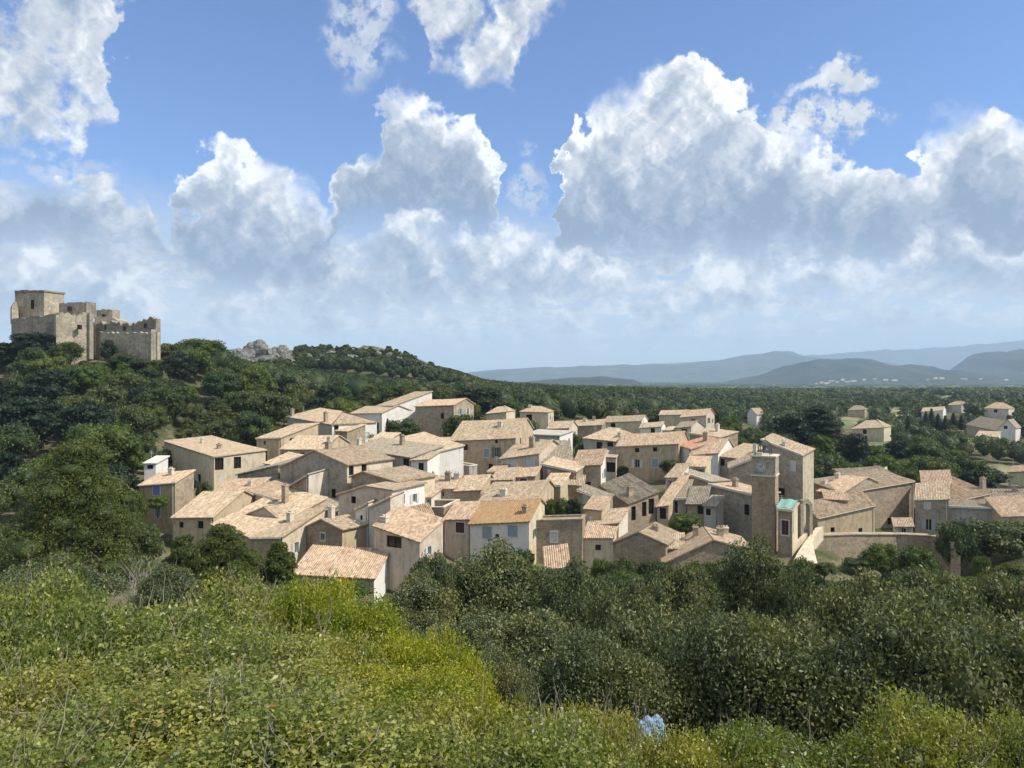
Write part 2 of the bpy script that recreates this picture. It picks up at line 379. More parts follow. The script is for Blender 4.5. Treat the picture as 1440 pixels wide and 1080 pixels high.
# ---------------------------------------------------------------- roofs and houses
FOOT = []        # footprints (cx, cy, radius) kept free of trees
GPTS = []        # ground control points (x, y, z)
UP = Vector((0, 0, 1))
def roof_plane(mb, P0, P1, Q0, hipL=0.0, hipR=0.0):
    """tiled slope: eave P0->P1, rising along Q0-P0; hip insets in metres cut the ends"""
    P0, P1, Q0 = Vector(P0), Vector(P1), Vector(Q0)
    u = P1 - P0; L = u.length; u.normalize(); v = Q0 - P0; S = v.length; v.normalize()
    n = u.cross(v).normalized()
    if n.z < 0: n = -n
    nc = max(4, int(L / 0.12)); nc += nc % 2
    off = random.random() * 50
    rows = max(1, int(S / 0.9))
    prev = None
    for i in range(nc + 1):
        t = i / nc; x = t * L
        top = 1.0
        if hipL > 0: top = min(top, x / hipL)
        if hipR > 0: top = min(top, (L - x) / hipR)
        top = max(top, 0.0)
        h = (0.075 if i % 2 else 0.0) + random.uniform(-0.012, 0.012)
        sag = -0.10 * math.sin(math.pi * t) * min(1, L / 12)
        ja = random.uniform(-0.05, 0.05)
        colp = []
        for r in range(rows + 1):
            s = r / rows
            p = P0 + u * x + v * (S * s * top + (ja if r == 0 else 0)) + n * (h + 0.13) + UP * sag * s * (1 if rows > 1 else 0)
            colp.append((p, (x + off, (1 - s * top) * S + off)))
        if prev:
            for r in range(rows):
                a, b, c, d = prev[r], colp[r], colp[r + 1], prev[r + 1]
                mb.face([a[0], b[0], c[0], d[0]], [a[1], b[1], c[1], d[1]])
            mb.face([prev[0][0], colp[0][0], colp[0][0] - n * 0.13, prev[0][0] - n * 0.13], [prev[0][1], colp[0][1]] * 2)
        prev = colp
    # underside
    a, b = P0 + n * 0.01, P1 + n * 0.01
    c = P1 - u * hipR + v * S + n * 0.01; d = P0 + u * hipL + v * S + n * 0.01
    mb.face([a, d, c, b], [(off, off)] * 4)
    if hipL == 0: mb.face([a, a + n * 0.15, d + n * 0.15, d], [(off, off)] * 4)
    if hipR == 0: mb.face([b, c, c + n * 0.15, b + n * 0.15], [(off, off)] * 4)
    return n
def ray_plane(px, py, P, n):
    d = Vector(((px - 720.0) / F_PX, 1.0, (HOR - py) / F_PX))
    k = d.dot(n)
    return d * (Vector(P).dot(n) / k) if abs(k) > 1e-6 else None
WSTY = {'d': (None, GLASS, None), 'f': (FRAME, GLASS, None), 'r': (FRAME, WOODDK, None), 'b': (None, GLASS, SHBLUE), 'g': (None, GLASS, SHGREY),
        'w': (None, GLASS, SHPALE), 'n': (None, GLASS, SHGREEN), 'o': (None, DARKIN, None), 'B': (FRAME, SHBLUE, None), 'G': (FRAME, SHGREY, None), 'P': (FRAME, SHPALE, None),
        'N': (FRAME, SHGREEN, None)}
def wall_face(mb, root, P, s, L, prof, holes, thick=0.28):
    """vertical facade from P along unit s; prof = [(s, z)] outline (world z); holes = [(s, z, w, h, style)]"""
    n = s.cross(UP).normalized()      # outward
    outer = [Vector((a, b, 0)) for a, b in prof]
    hs = []
    zs_ = min(b for a, b in prof)
    for (a, z, w, h, sty) in holes:
        if a - w / 2 < 0.12 or a + w / 2 > L - 0.12: 
            a = min(max(a, w / 2 + 0.13), L - w / 2 - 0.13)
        if w > L - 0.3: continue
        if any(abs(a - q[0]) < (w + q[2]) / 2 + 0.05 and abs(z - q[1]) < (h + q[3]) / 2 + 0.05 for q in hs): continue
        hs.append((a, z, w, h, sty))
    loops = [outer] + [[Vector((a - w / 2, z - h / 2, 0)), Vector((a - w / 2, z + h / 2, 0)), Vector((a + w / 2, z + h / 2, 0)), Vector((a + w / 2, z - h / 2, 0))] for a, z, w, h, _ in hs]
    fl = [p for lp in loops for p in lp]
    W3 = lambda q, o=0.0: Vector((P.x, P.y, 0)) + s * q[0] + UP * q[1] + n * o
    for t in tessellate_polygon(loops):
        pts = [W3(fl[k]) for k in t]
        if (pts[1] - pts[0]).cross(pts[2] - pts[0]).dot(n) < 0: pts.reverse()
        mb.face(pts)
    for a, z, w, h, sty in hs:
        x0, x1, z0, z1 = a - w / 2, a + w / 2, z - h / 2, z + h / 2
        c = [(x0, z0), (x1, z0), (x1, z1), (x0, z1)]
        for k in range(4):
            p, q = c[k], c[(k + 1) % 4]
            mb.face([W3(p), W3(q), W3(q, -thick), W3(p, -thick)])
        surround, pane, shut = WSTY[sty]
        wf = MB(); t = 0.05
        fo = -thick * 0.7
        for (cx, cz, hw, hh) in ((a, z0 + t, w / 2, t), (a, z1 - t, w / 2, t), (x0 + t, z, t, h / 2 - 2 * t), (x1 - t, z, t, h / 2 - 2 * t), (a, z, t * 0.6, h / 2 - 2 * t)):
            wf.box(W3((cx, cz), fo), s * hw, n * 0.03, UP * hh)
        if surround is not None:
            for (cx, cz, hw, hh) in ((a, z0 - 0.07, w / 2 + 0.12, 0.07), (a, z1 + 0.07, w / 2 + 0.12, 0.07), (x0 - 0.06, z, 0.06, h / 2), (x1 + 0.06, z, 0.06, h / 2)):
                wf.box(W3((cx, cz), 0.015), s * hw, n * 0.025, UP * hh)
        nm = 'door' if h > 1.9 else 'window'
        wo_ = wf.build(nm, surround or (FRAME if shut else DARKIN), root)
        pn = MB()
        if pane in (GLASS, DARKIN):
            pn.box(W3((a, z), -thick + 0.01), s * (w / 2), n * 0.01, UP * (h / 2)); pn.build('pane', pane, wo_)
        else:
            for sg in (-1, 1):
                pn.box(W3((a + sg * w / 4, z), -0.08), s * (w / 4 - 0.015), n * 0.025, UP * (h / 2 - 0.02))
            pn.build('shutter', pane, wo_)
        if shut is not None:
            for sg in (-1, 1):
                sh = MB(); sh.box(W3((a + sg * (w * 0.76), z), 0.05), s * (w / 4 + 0.02), n * 0.03, UP * (h / 2)); sh.build('shutter', shut, wo_)
def house(label, A, B, dep, kind, p, wall=TAN, roof=TILE, h=6.0, win=(), chim=(), cat='house', name='stone_house', cut=3.0, trim=None, wallR=None, fp=True, over=0.22):
    A = at(*A) if not isinstance(A, Vector) else A; B = at(*B) if not isinstance(B, Vector) else B
    s = Vector((B.x - A.x, B.y - A.y, 0)); L = s.length; s.normalize()
    bk = Vector((-s.y, s.x, 0))
    if bk.y < 0 and abs(s.x) > 0.2: bk = -bk
    zb = min(A.z, B.z) - h; zg = zb - cut
    root = thing(name, label, cat, ((A.x + B.x) / 2, (A.y + B.y) / 2, zb))
    D, C = A + bk * dep, B + bk * dep
    if fp:
        FOOT.append(((A.x + C.x) / 2, (A.y + C.y) / 2, (C - A).length / 2, A, s, L, bk, dep))
        for q in (A, B, C, D): GPTS.append((q.x, q.y, zb))
    ov = over
    # profiles: front A->B (s), right B->C (bk), back, left
    rp = MB()
    zA, zB_ = A.z, B.z
    if kind == 'gable':
        n = s.cross(UP)
        pk = ray_plane(p[0], p[1], A, n); ts = (pk - A).dot(s); ts = min(max(ts, 0.15 * L), 0.85 * L); zp = pk.z
        front = [(0, zg), (L, zg), (L, zB_), (ts, zp), (0, zA)]
        left = [(0, zg), (dep, zg), (dep, zA), (0, zA)]; right = [(0, zg), (dep, zg), (dep, zB_), (0, zB_)]
        back = [(0, zg), (L, zg), (L, zA), (L - ts, zp), (0, zB_)]
        Rf = Vector((A.x, A.y, 0)) + s * ts + UP * zp
        o = bk * ov
        dR = (B - Rf); dR = dR / dR.length * ov * 1.4; dL = (A - Rf); dL = dL / dL.length * ov * 1.4
        planes = [(B + dR - o, B + dR + bk * dep + o, Rf - o), (A + dL + bk * dep + o, A + dL - o, Rf + bk * dep + o)]
        for q in planes: roof_plane(rp, *q)
    elif kind in ('saddle', 'hip'):
        rise, fr, rb = p if len(p) == 3 else (p[0], p[1], 0.0)
        front = [(0, zg), (L, zg), (L, zB_), (0, zA)]
        zbk = rb
        right = [(0, zg), (dep, zg), (dep, zB_ + zbk), (fr * dep, zB_ + rise), (0, zB_)]
        left = [(0, zg), (dep, zg), (dep, zA), (dep * (1 - fr), zA + rise), (0, zA + zbk)]
        back = [(0, zg), (L, zg), (L, zA + zbk), (0, zB_ + zbk)]
        e = (bk * fr * dep + UP * rise); k = 1 + ov * 1.3 / e.length
        hp = 0.0 if kind == 'saddle' else min(fr * dep, L * 0.35)
        if hp:
            right = [(0, zg), (dep, zg), (dep, zB_), (0, zB_)]; left = [(0, zg), (dep, zg), (dep, zA), (0, zA)]
        f0, f1 = A - s * ov, B + s * ov
        planes = [(f0 - e * (k - 1), f1 - e * (k - 1), f0 + e, hp, hp)]
        e2 = -bk * (1 - fr) * dep + UP * (rise - zbk); g0, g1 = C + s * ov + UP * zbk, D - s * ov + UP * zbk
        ex = -e2 / e2.length * ov
        planes.append((g0 + ex, g1 + ex, g0 + e2, hp, hp))
        if hp:
            e3 = -s * hp + UP * rise; q = -s * 0
            planes.append((B - bk * 0 - e3 * 0.05, C - e3 * 0.05, B + e3, fr * dep * 0.99, (1 - fr) * dep * 0.99))
            e4 = s * hp + UP * rise
            planes.append((D - e4 * 0.05, A - e4 * 0.05, D + e4, (1 - fr) * dep * 0.99, fr * dep * 0.99))
        for q in planes: roof_plane(rp, *q)
    elif kind == 'shed':
        front = [(0, zg), (L, zg), (L, zB_), (0, zA)]
        right = [(0, zg), (dep, zg), (dep, zB_ + p), (0, zB_)]
        left = [(0, zg), (dep, zg), (dep, zA), (0, zA + p)]
        back = [(0, zg), (L, zg), (L, zA + p), (0, zB_ + p)]
        e = bk * dep + UP * p; k = ov / e.length; ab = (B - A).normalized()
        planes = [(A - e * k - ab * ov, B - e * k + ab * ov, A + e * (1 + k) - ab * ov)]
        for q in planes: roof_plane(rp, *q)
    elif kind == 'flat':
        front = [(0, zg), (L, zg), (L, zB_), (0, zA)]; right = [(0, zg), (dep, zg), (dep, zB_), (0, zB_)]
        left = [(0, zg), (dep, zg), (dep, zA), (0, zA)]; back = [(0, zg), (L, zg), (L, zA), (0, zB_)]
        planes = []
        for (a, b) in ((A, B), (B, C), (C, D), (D, A)):
            d = (b - a); l = d.length; d.normalize(); nn = d.cross(UP)
            rp.box((a + b) / 2 + UP * 0.06 - nn * 0.12, d * (l / 2 + 0.05), nn.normalized() * 0.2, UP * 0.08)
        rp.face([A - UP * p, B - UP * p, C - UP * p, D - UP * p])
    # windows
    hol = {'F': [], 'R': [], 'L': []}
    fr_ = {'F': (A, s), 'R': (B, bk), 'L': (D, -bk)}
    for w in win:
        f, px, py, ww, hh, sty = w
        P, d = fr_[f]; nn = d.cross(UP)
        q = ray_plane(px, py, P, nn)
        if q is None: continue
        a = (q - P).dot(d)
        top = {'F': (lambda a: zA + (zB_ - zA) * a / L), 'R': (lambda a: zB_), 'L': (lambda a: zA)}[f](a)
        if kind == 'gable' and f == 'F':
            top = zA + (zp - zA) * a / ts if a < ts else zB_ + (zp - zB_) * (L - a) / (L - ts)
        if q.z + hh / 2 > top - 0.15: q.z = top - 0.2 - hh / 2
        hol[f].append((a, q.z, ww, hh, sty))
    if not hol['R'] and dep >= 4.5 and h >= 4 and name == 'stone_house' and random.random() < 0.75:
        zt_ = min(zB_, zB_ + (p if kind == 'shed' else 0))
        for k in range(1 if dep < 6 else 2):
            sty = random.choice('ddofnwb' if False else 'ddfngw')
            hol['R'].append((dep * (0.35 if k == 0 else 0.72) + random.uniform(-.4, .4), zt_ - random.uniform(1.3, 2.0), random.uniform(0.7, 1.0), random.uniform(0.9, 1.4), sty))
    wb = MB()
    wall_face(wb, root, A, s, L, front, hol['F'])
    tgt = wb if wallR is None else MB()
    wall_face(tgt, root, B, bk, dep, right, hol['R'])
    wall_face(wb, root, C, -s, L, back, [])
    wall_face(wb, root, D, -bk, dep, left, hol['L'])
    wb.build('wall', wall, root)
    if wallR is not None: tgt.build('wall', wallR, root)  # separate right wall; paler on some houses, sunlight put into its colour
    if kind == 'flat': ro = rp.build('terrace_roof', roof, root)
    else: ro = rp.build('roof', roof, root)
    if trim is not None:      # pale mortared verge along the roof edge over the front wall
        tb = MB()
        pts = [(q[0], q[1]) for q in front[2:]]
        for (a, b) in zip(pts[:-1], pts[1:]):
            pa = Vector((A.x, A.y, 0)) + s * a[0] + UP * a[1]; pb = Vector((A.x, A.y, 0)) + s * b[0] + UP * b[1]
            d = pb - pa; l = d.length; d.normalize(); nn = s.cross(UP).normalized()
            tb.box((pa + pb) / 2 + nn * (ov + 0.02) + UP * 0.12, d * (l / 2 + 0.1), nn * 0.12, d.cross(nn).normalized() * 0.16)
        tb.build('verge', trim, ro)
    if kind in ('shed', 'saddle') and name == 'stone_house' and h >= 4 and random.random() < 0.55:
        gb = MB(); g0 = A - bk * 0.10 + s * (L - 0.25); nn = -bk
        gb.tube([A - bk * (ov + 0.04) - UP * 0.02, B - bk * (ov + 0.04) - UP * 0.02], [0.06, 0.06], 6)
        gb.tube([B - bk * (ov + 0.04) - s * 0.3 - UP * 0.02, B - bk * 0.07 - s * 0.3 - UP * 0.35, B - bk * 0.07 - s * 0.3 - UP * (h - 0.3)], [0.045] * 3, 6)
        gb.build('gutter', random.choice((COPING, TAN, METAL)), root)
    if random.random() < 0.35 and planes:
        q = planes[0]; b0 = Vector(q[0]) * 0.35 + Vector(q[1]) * 0.15 + Vector(q[2]) * 0.5
        ab_ = MB(); ab_.tube([b0 - UP * 0.2, b0 + UP * 1.5], [0.03, 0.025], 4)
        for t_ in (1.0, 1.2, 1.4): ab_.tube([b0 + UP * t_ - s * 0.35, b0 + UP * t_ + s * 0.35], [0.015, 0.015], 3)
        ab_.build('aerial', METAL, ro)
    for c in chim:
        px, py, ch = c[0], c[1], (c[2] if len(c) > 2 else 1.1)
        best = None
        for q in (planes or [(A, B, C)]):
            P0, P1, Q0 = q[0], q[1], q[2]
            nn = (P1 - P0).cross(Q0 - P0).normalized(); hit = ray_plane(px, py, P0, nn)
            if hit is None or hit.y < 1: continue
            u = (P1 - P0).normalized(); v = (Q0 - P0)
            a = (hit - P0).dot(u) / (P1 - P0).length; b = (hit - P0).dot(v) / v.length_squared
            if -0.05 < a < 1.05 and -0.1 < b < 1.1 and (best is None or hit.y < best.y): best = hit
        if best is None:
            q = planes[0] if planes else (A, B, C); best = (q[0] + q[1]) / 2 * 0.3 + q[2] * 0.35 + (q[2] + q[1] - q[0]) * 0.35
        cb = MB(); m_ = COPING if random.random() < 0.4 else TAN
        w2, d2 = random.uniform(0.28, 0.42), random.uniform(0.26, 0.36)
        cb.box(best + UP * (ch / 2 - 0.4), s * w2, bk * d2, UP * (ch / 2 + 0.4))
        cb.box(best + UP * (ch + 0.06), s * (w2 + 0.07), bk * (d2 + 0.07), UP * 0.06)
        for sg in (-1, 1): cb.box(best + UP * (ch + 0.22) + s * sg * w2 * 0.5, s * 0.1, bk * 0.1, UP * 0.12)
        cb.build('chimney', m_, ro)
    return root

# ================================================================ the village, house by house
# front edge A -> B is given as (photo column, photo row, distance); the eye sees it there because it stands there
house('ochre house with blue shutters beside the big pine, left end of the village', (196, 683, 104), (246, 679, 102), 3.6, 'shed', 1.2, OCHRE, TILEP, 6.0,
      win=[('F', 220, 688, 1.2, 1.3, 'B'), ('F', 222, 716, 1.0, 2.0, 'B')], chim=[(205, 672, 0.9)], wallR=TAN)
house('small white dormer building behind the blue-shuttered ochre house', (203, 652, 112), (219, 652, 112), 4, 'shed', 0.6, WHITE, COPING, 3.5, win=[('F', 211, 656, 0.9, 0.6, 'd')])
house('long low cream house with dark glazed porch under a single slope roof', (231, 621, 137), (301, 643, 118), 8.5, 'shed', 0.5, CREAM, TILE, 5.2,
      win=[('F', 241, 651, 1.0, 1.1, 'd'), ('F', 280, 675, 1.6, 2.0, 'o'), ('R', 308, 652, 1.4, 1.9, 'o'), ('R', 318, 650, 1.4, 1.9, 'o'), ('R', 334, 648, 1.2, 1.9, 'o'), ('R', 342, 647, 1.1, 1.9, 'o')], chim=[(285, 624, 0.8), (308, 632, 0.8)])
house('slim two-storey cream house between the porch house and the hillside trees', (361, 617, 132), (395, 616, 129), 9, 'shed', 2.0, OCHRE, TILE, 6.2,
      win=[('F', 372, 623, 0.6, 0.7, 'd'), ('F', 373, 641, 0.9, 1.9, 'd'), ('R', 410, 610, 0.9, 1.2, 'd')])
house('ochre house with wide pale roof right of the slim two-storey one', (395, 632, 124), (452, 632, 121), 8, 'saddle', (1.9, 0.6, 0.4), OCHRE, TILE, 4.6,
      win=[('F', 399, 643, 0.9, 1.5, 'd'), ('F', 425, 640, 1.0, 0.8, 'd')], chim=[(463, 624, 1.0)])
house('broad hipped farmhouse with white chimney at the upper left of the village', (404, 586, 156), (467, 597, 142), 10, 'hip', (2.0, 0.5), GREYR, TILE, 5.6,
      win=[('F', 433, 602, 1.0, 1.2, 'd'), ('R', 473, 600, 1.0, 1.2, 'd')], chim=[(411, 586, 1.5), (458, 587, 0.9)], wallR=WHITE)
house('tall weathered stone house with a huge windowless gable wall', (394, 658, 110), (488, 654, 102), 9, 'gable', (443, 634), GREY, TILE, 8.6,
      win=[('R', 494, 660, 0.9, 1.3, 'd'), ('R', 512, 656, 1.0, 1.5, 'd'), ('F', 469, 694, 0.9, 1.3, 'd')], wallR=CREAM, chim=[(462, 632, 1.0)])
house('dark brown stone wing with its sunlit side coloured pale below the tall gable', (386, 697, 106), (434, 668, 101.5), 4, 'shed', 0.5, BROWN, TILEG, 7.0, win=[('F', 404, 720, 1.6, 1.0, 'o')], wallR=PALE)  # pale right wall: the sunlit strip is put into the wall colour
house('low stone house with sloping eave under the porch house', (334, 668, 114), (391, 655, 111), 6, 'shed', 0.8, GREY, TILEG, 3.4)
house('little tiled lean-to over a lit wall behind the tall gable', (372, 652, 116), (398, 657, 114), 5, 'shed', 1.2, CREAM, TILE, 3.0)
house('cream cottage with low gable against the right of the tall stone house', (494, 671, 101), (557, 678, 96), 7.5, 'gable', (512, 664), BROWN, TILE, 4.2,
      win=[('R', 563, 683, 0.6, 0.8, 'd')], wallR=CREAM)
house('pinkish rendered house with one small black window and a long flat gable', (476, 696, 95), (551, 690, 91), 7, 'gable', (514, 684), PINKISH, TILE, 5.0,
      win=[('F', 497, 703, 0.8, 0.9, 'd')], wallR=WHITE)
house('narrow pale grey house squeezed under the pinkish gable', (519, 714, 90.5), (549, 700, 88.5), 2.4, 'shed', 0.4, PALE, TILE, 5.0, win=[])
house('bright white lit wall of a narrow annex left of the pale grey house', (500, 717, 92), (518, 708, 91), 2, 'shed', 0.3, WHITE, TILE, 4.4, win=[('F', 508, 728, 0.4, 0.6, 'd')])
house('small brown stone house with a white-framed window in its gable', (428, 743, 92), (481, 745, 88), 7, 'gable', (453, 731), BROWN, TILE, 4.4,
      win=[('F', 454, 755, 0.8, 0.9, 'f')], wallR=OCHRE, chim=[(466, 728, 1.3)])
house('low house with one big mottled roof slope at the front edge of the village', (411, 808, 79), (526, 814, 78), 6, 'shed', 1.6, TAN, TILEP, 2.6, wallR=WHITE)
house('tall pale pink house with a black triple window under a falling eave', (526, 740, 84), (590, 762, 81), 4.6, 'shed', 1.6, PINKISH, TILEP, 6.2,
      win=[('F', 554, 762, 2.1, 1.3, 'd'), ('F', 537, 798, 0.9, 1.0, 'r')], chim=[(541, 735, 0.6)])
house('rooftop terrace house of brown stone with a dark opening in one corner', (549, 714, 97), (624, 714, 95), 6, 'flat', 0.9, BROWN, COPING, 4.6, win=[('F', 560, 721, 2.2, 1.0, 'o')])
house('tiny shed with a red tiled roof behind the rooftop terrace', (571, 700, 103), (592, 698, 102), 4, 'shed', 1.5, PINKISH, TILER, 2.6)
house('mottled low roof tucked between the terrace and the tall pale pink house', (562, 748, 88.5), (614, 736, 90), 5, 'shed', 1.5, TAN, TILEP, 3.0)
house('long weathered roof sloping down to the right above a white awning', (491, 631, 120), (577, 644, 111), 7, 'shed', 1.2, GREYR, TILEG, 5.0,
      win=[('F', 535, 650, 3.0, 1.4, 'o'), ('F', 571, 651, 1.4, 1.3, 'd')], chim=[(495, 627, 1.5), (505, 631, 1.5)])
house('long house with a row of small openings under a steeply falling verge', (551, 619, 127), (603, 639, 114), 6, 'shed', 1.0, PINKISH, TILE, 5.0,
      win=[('F', 562, 630, 0.5, 0.5, 'd'), ('F', 572, 634, 0.5, 0.5, 'd'), ('F', 582, 638, 0.5, 0.5, 'd'), ('R', 613, 643, 1.0, 1.7, 'N')], wallR=WHITE)
house('small white porch house with a dark doorway below the falling verge', (578, 648, 111), (601, 647, 110), 4, 'shed', 0.8, WHITE, TILE, 3.6, win=[('F', 592, 657, 0.9, 1.3, 'd')])
_v = house('front volume of the white villa with a black garage opening', (492, 582, 168), (537, 581, 160), 9, 'saddle', (1.5, 0.5), WHITE, TILE, 6.4,
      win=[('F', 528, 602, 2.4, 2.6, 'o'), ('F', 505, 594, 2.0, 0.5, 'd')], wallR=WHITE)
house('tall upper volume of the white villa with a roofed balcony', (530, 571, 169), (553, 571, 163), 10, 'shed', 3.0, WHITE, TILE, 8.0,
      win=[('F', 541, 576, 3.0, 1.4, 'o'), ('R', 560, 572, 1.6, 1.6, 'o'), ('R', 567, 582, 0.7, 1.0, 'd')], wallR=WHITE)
house('brown stone farmhouse with a flat tiled roof right of the white villa', (584, 572, 163), (638, 570, 158), 8, 'saddle', (1.3, 0.6), TAN, TILEP, 7.0,
      win=[('F', 622, 585, 0.9, 1.3, 'd')])
house('large ochre house with arched window and scattered small openings', (633, 620, 128), (725, 616, 124), 9.5, 'saddle', (3.0, 0.62, 1.0), OCHRE, TILE, 6.6,
      win=[('F', 640, 631, 0.7, 1.3, 'd'), ('F', 655, 629, 0.8, 1.0, 'd'), ('F', 698, 621, 0.5, 0.6, 'd'), ('F', 684, 637, 1.0, 1.4, 'G'), ('F', 698, 636, 0.8, 1.7, 'n'), ('F', 690, 658, 0.8, 1.4, 'd'), ('R', 732, 615, 0.6, 1.0, 'd')],
      chim=[(703, 601, 0.9)])
house('bluish ruined retaining wall below the large ochre house', (637, 652, 120), (660, 656, 118), 2, 'flat', 0.2, GREYR, COPING, 4, name='ruined_wall', cat='wall')
house('pinkish grey house with two wide pale shuttered windows', (704, 646, 115), (758, 638, 112), 7, 'saddle', (1.7, 0.7, 0.9), PINKISH, TILE, 5.4,
      win=[('F', 717, 653, 1.5, 1.3, 'P'), ('F', 745, 648, 1.6, 1.5, 'P'), ('F', 716, 670, 1.0, 1.6, 'r')], chim=[(748, 630, 1.6)])
house('taller house with a plain tan side slope behind the pale shuttered one', (763, 650, 113), (805, 652, 113), 7, 'shed', 2.7, GREY, TILEG, 4.0)
house('low brown stone house with a pale rounded roof edge', (763, 654, 110.5), (810, 664, 108), 4, 'shed', 0.7, BROWN, TILE, 4.2, trim=COPING)
house('house with pink ribbed roof and a dark opening beside a white downpipe', (806, 656, 111), (845, 654, 110), 6, 'shed', 1.7, TAN, TILEP, 5.6,
      win=[('F', 826, 683, 1.0, 1.2, 'o')], wallR=WHITE)
house('small tan house with a short tiled slope above the walled garden', (763, 684, 104), (788, 684, 103), 4, 'shed', 1.2, OCHRE, TILE, 3.0, trim=COPING)
house('flat brown shed roof between the walled garden and the white downpipe', (786, 681, 106.5), (820, 684, 106), 4, 'shed', 0.9, BROWN, TILE, 3.0)
house('brown house with a stepped falling top right of the walled garden', (812, 690, 103), (850, 704, 101), 3, 'shed', 0.3, BROWN, TILEG, 4.4, win=[('F', 826, 694, 1.2, 1.0, 'P'), ('F', 843, 722, 0.9, 0.8, 'o')])
house('ochre house with a mottled roof and a lit yellow gable in the village middle', (673, 707, 98), (752, 704, 95), 7.5, 'saddle', (1.9, 0.72, 0.8), OCHRE, TILE, 4.6, chim=[(708, 698, 0.9)])
house('white house with an orange roof and two grey-blue shuttered windows', (661, 737, 91), (744, 733, 88.5), 6.5, 'saddle', (1.9, 0.7, 1.0), WHITE, TILEO, 5.0,
      win=[('F', 685, 749, 1.2, 1.5, 'G'), ('F', 721, 747, 1.2, 1.4, 'G'), ('F', 699, 754, 0.5, 0.5, 'd')], chim=[(738, 722, 0.8)], wallR=CREAM)
house('pinkish house with one dark red square window left of the orange roof', (625, 731, 92.5), (660, 730, 91.5), 6, 'saddle', (1.5, 0.7, 0.6), PINKISH, TILEP, 5.0, win=[('F', 647, 742, 1.15, 1.3, 'r')])
house('low cream house with round white chimney behind the rooftop terrace', (601, 688, 104), (638, 687, 103), 5, 'saddle', (1.3, 0.7, 0.5), CREAM, TILE, 4.0, win=[('F', 619, 695, 1.1, 0.6, 'd')], chim=[(630, 677, 1.2)])
house('low tan house with a mottled roof behind the orange roofed white one', (638, 691, 103), (676, 689, 102), 6.5, 'saddle', (1.5, 0.7, 0.5), OCHRE, TILE, 4.2, chim=[(643, 679, 1.3)])
house('brown stone garden wall building with one white framed window', (742, 733, 91.5), (819, 731, 90), 3, 'flat', 0.08, BROWN, BROWN, 5.0, win=[('F', 779, 755, 0.8, 1.2, 'P')])
house('pink tan roof half hidden by the oaks below the brown garden wall', (768, 801, 81), (800, 797, 81), 4, 'shed', 1.4, PINKISH, TILEP, 2.6)
house('lit rubble house with a flat pale roof beside the brown garden wall', (820, 757, 91), (862, 757, 90), 5.5, 'shed', 1.4, CREAM, TILEP, 4.6, win=[('F', 841, 770, 0.7, 0.7, 'd')])
house('brown gabled house with a broad pale roof at the front of the village', (862, 764, 90), (936, 766, 87), 6.5, 'gable', (898, 749), BROWN, TILE, 5.0, win=[], chim=[(905, 737, 0.6)])
house('wide roofed house at the foot of the clock tower with two small chimneys', (935, 792, 85), (1056, 774, 84), 7, 'gable', (1003, 760), BROWN, TILEP, 4.0, chim=[(978, 756, 1.2), (1013, 752, 0.8), (1020, 752, 0.8), (1042, 745, 1.0)])
house('long tiled house with a row of pale pillars under its eave', (884, 709, 104), (926, 692, 106.5), 7, 'shed', 1.7, BROWN, TILEG, 4.8,
      win=[('F', 891, 722, 0.8, 2.0, 'o'), ('F', 898, 719, 0.9, 2.1, 'o'), ('F', 906, 716, 0.8, 2.1, 'o'), ('F', 916, 712, 1.0, 2.2, 'o')], chim=[(886, 698, 1.3)])
house('narrow lit roof curving down between the pillared house and the tan gable', (924, 713, 106), (940, 711, 105), 7.5, 'shed', 3.4, OCHRE, TILEP, 3.6, win=[('F', 932, 722, 1.0, 1.6, 'o')])
house('dark glazed veranda under a thin white eave', (940, 703, 107), (965, 702, 106), 5, 'shed', 2.0, GREYR, TILEG, 3.8, win=[('F', 947, 712, 1.2, 1.7, 'd'), ('F', 957, 712, 1.2, 1.7, 'd')], trim=COPING)
house('tan walled house with a falling white edged roof line', (951, 662, 115), (999, 678, 111), 6, 'shed', -0.4, TAN, TILEG, 5.4, trim=COPING)
house('small brown roof with a dark wall behind the round green bush', (966, 709, 104.5), (992, 709, 103.5), 4, 'shed', 1.8, BROWN, TILEG, 4.0, win=[('F', 985, 717, 0.8, 1.2, 'd')])
house('big grey-green stone house with a white edged roof left of the clock tower', (998, 682, 108), (1059, 697, 102), 6, 'shed', -0.2, GREY, TILEP, 7.0,
      win=[('F', 1050, 717, 0.8, 1.5, 'd')], trim=COPING, chim=[(1034, 686, 1.2)])
house('low grey roofed annex with dark windows between bush and grey-green house', (990, 712, 102.5), (1006, 713, 101.5), 3, 'shed', 1.0, GREYR, TILEG, 3.6, win=[('F', 996, 720, 0.7, 0.9, 'd')])
house('long ochre house with four front windows and a pale straight roof', (867, 628, 138), (954, 624, 133), 8, 'saddle', (1.9, 0.6), OCHRE, TILEP, 6.0,
      win=[('F', 896, 633, 0.8, 0.8, 'd'), ('F', 921, 632, 0.8, 0.8, 'd'), ('F', 896, 652, 1.0, 1.6, 'w'), ('F', 921, 651, 1.1, 1.6, 'G')])
house('white house with reddish roof right of the long ochre one', (971, 640, 131), (1010, 637, 128), 8, 'saddle', (2.2, 0.6), WHITE, TILEP, 6.0, win=[('F', 996, 646, 1.0, 1.4, 'd')], chim=[(992, 617, 1.0)])
house('white side wing with a red roof between the ochre and white houses', (954, 626, 135.5), (972, 632, 131.5), 6, 'shed', 1.4, WHITE, TILER, 5.6)
house('tan roofed house with a dark shaded wall behind the grey stone gable', (1010, 642, 129), (1057, 648, 124), 8, 'shed', 1.7, GREY, TILE, 6.4, win=[('F', 1016, 650, 0.9, 1.2, 'd')])
house('stone block with a rising white edge directly left of the clock face', (1025, 659, 119), (1058, 646, 118), 5, 'shed', 0.3, GREY, TILE, 6.0, trim=COPING)
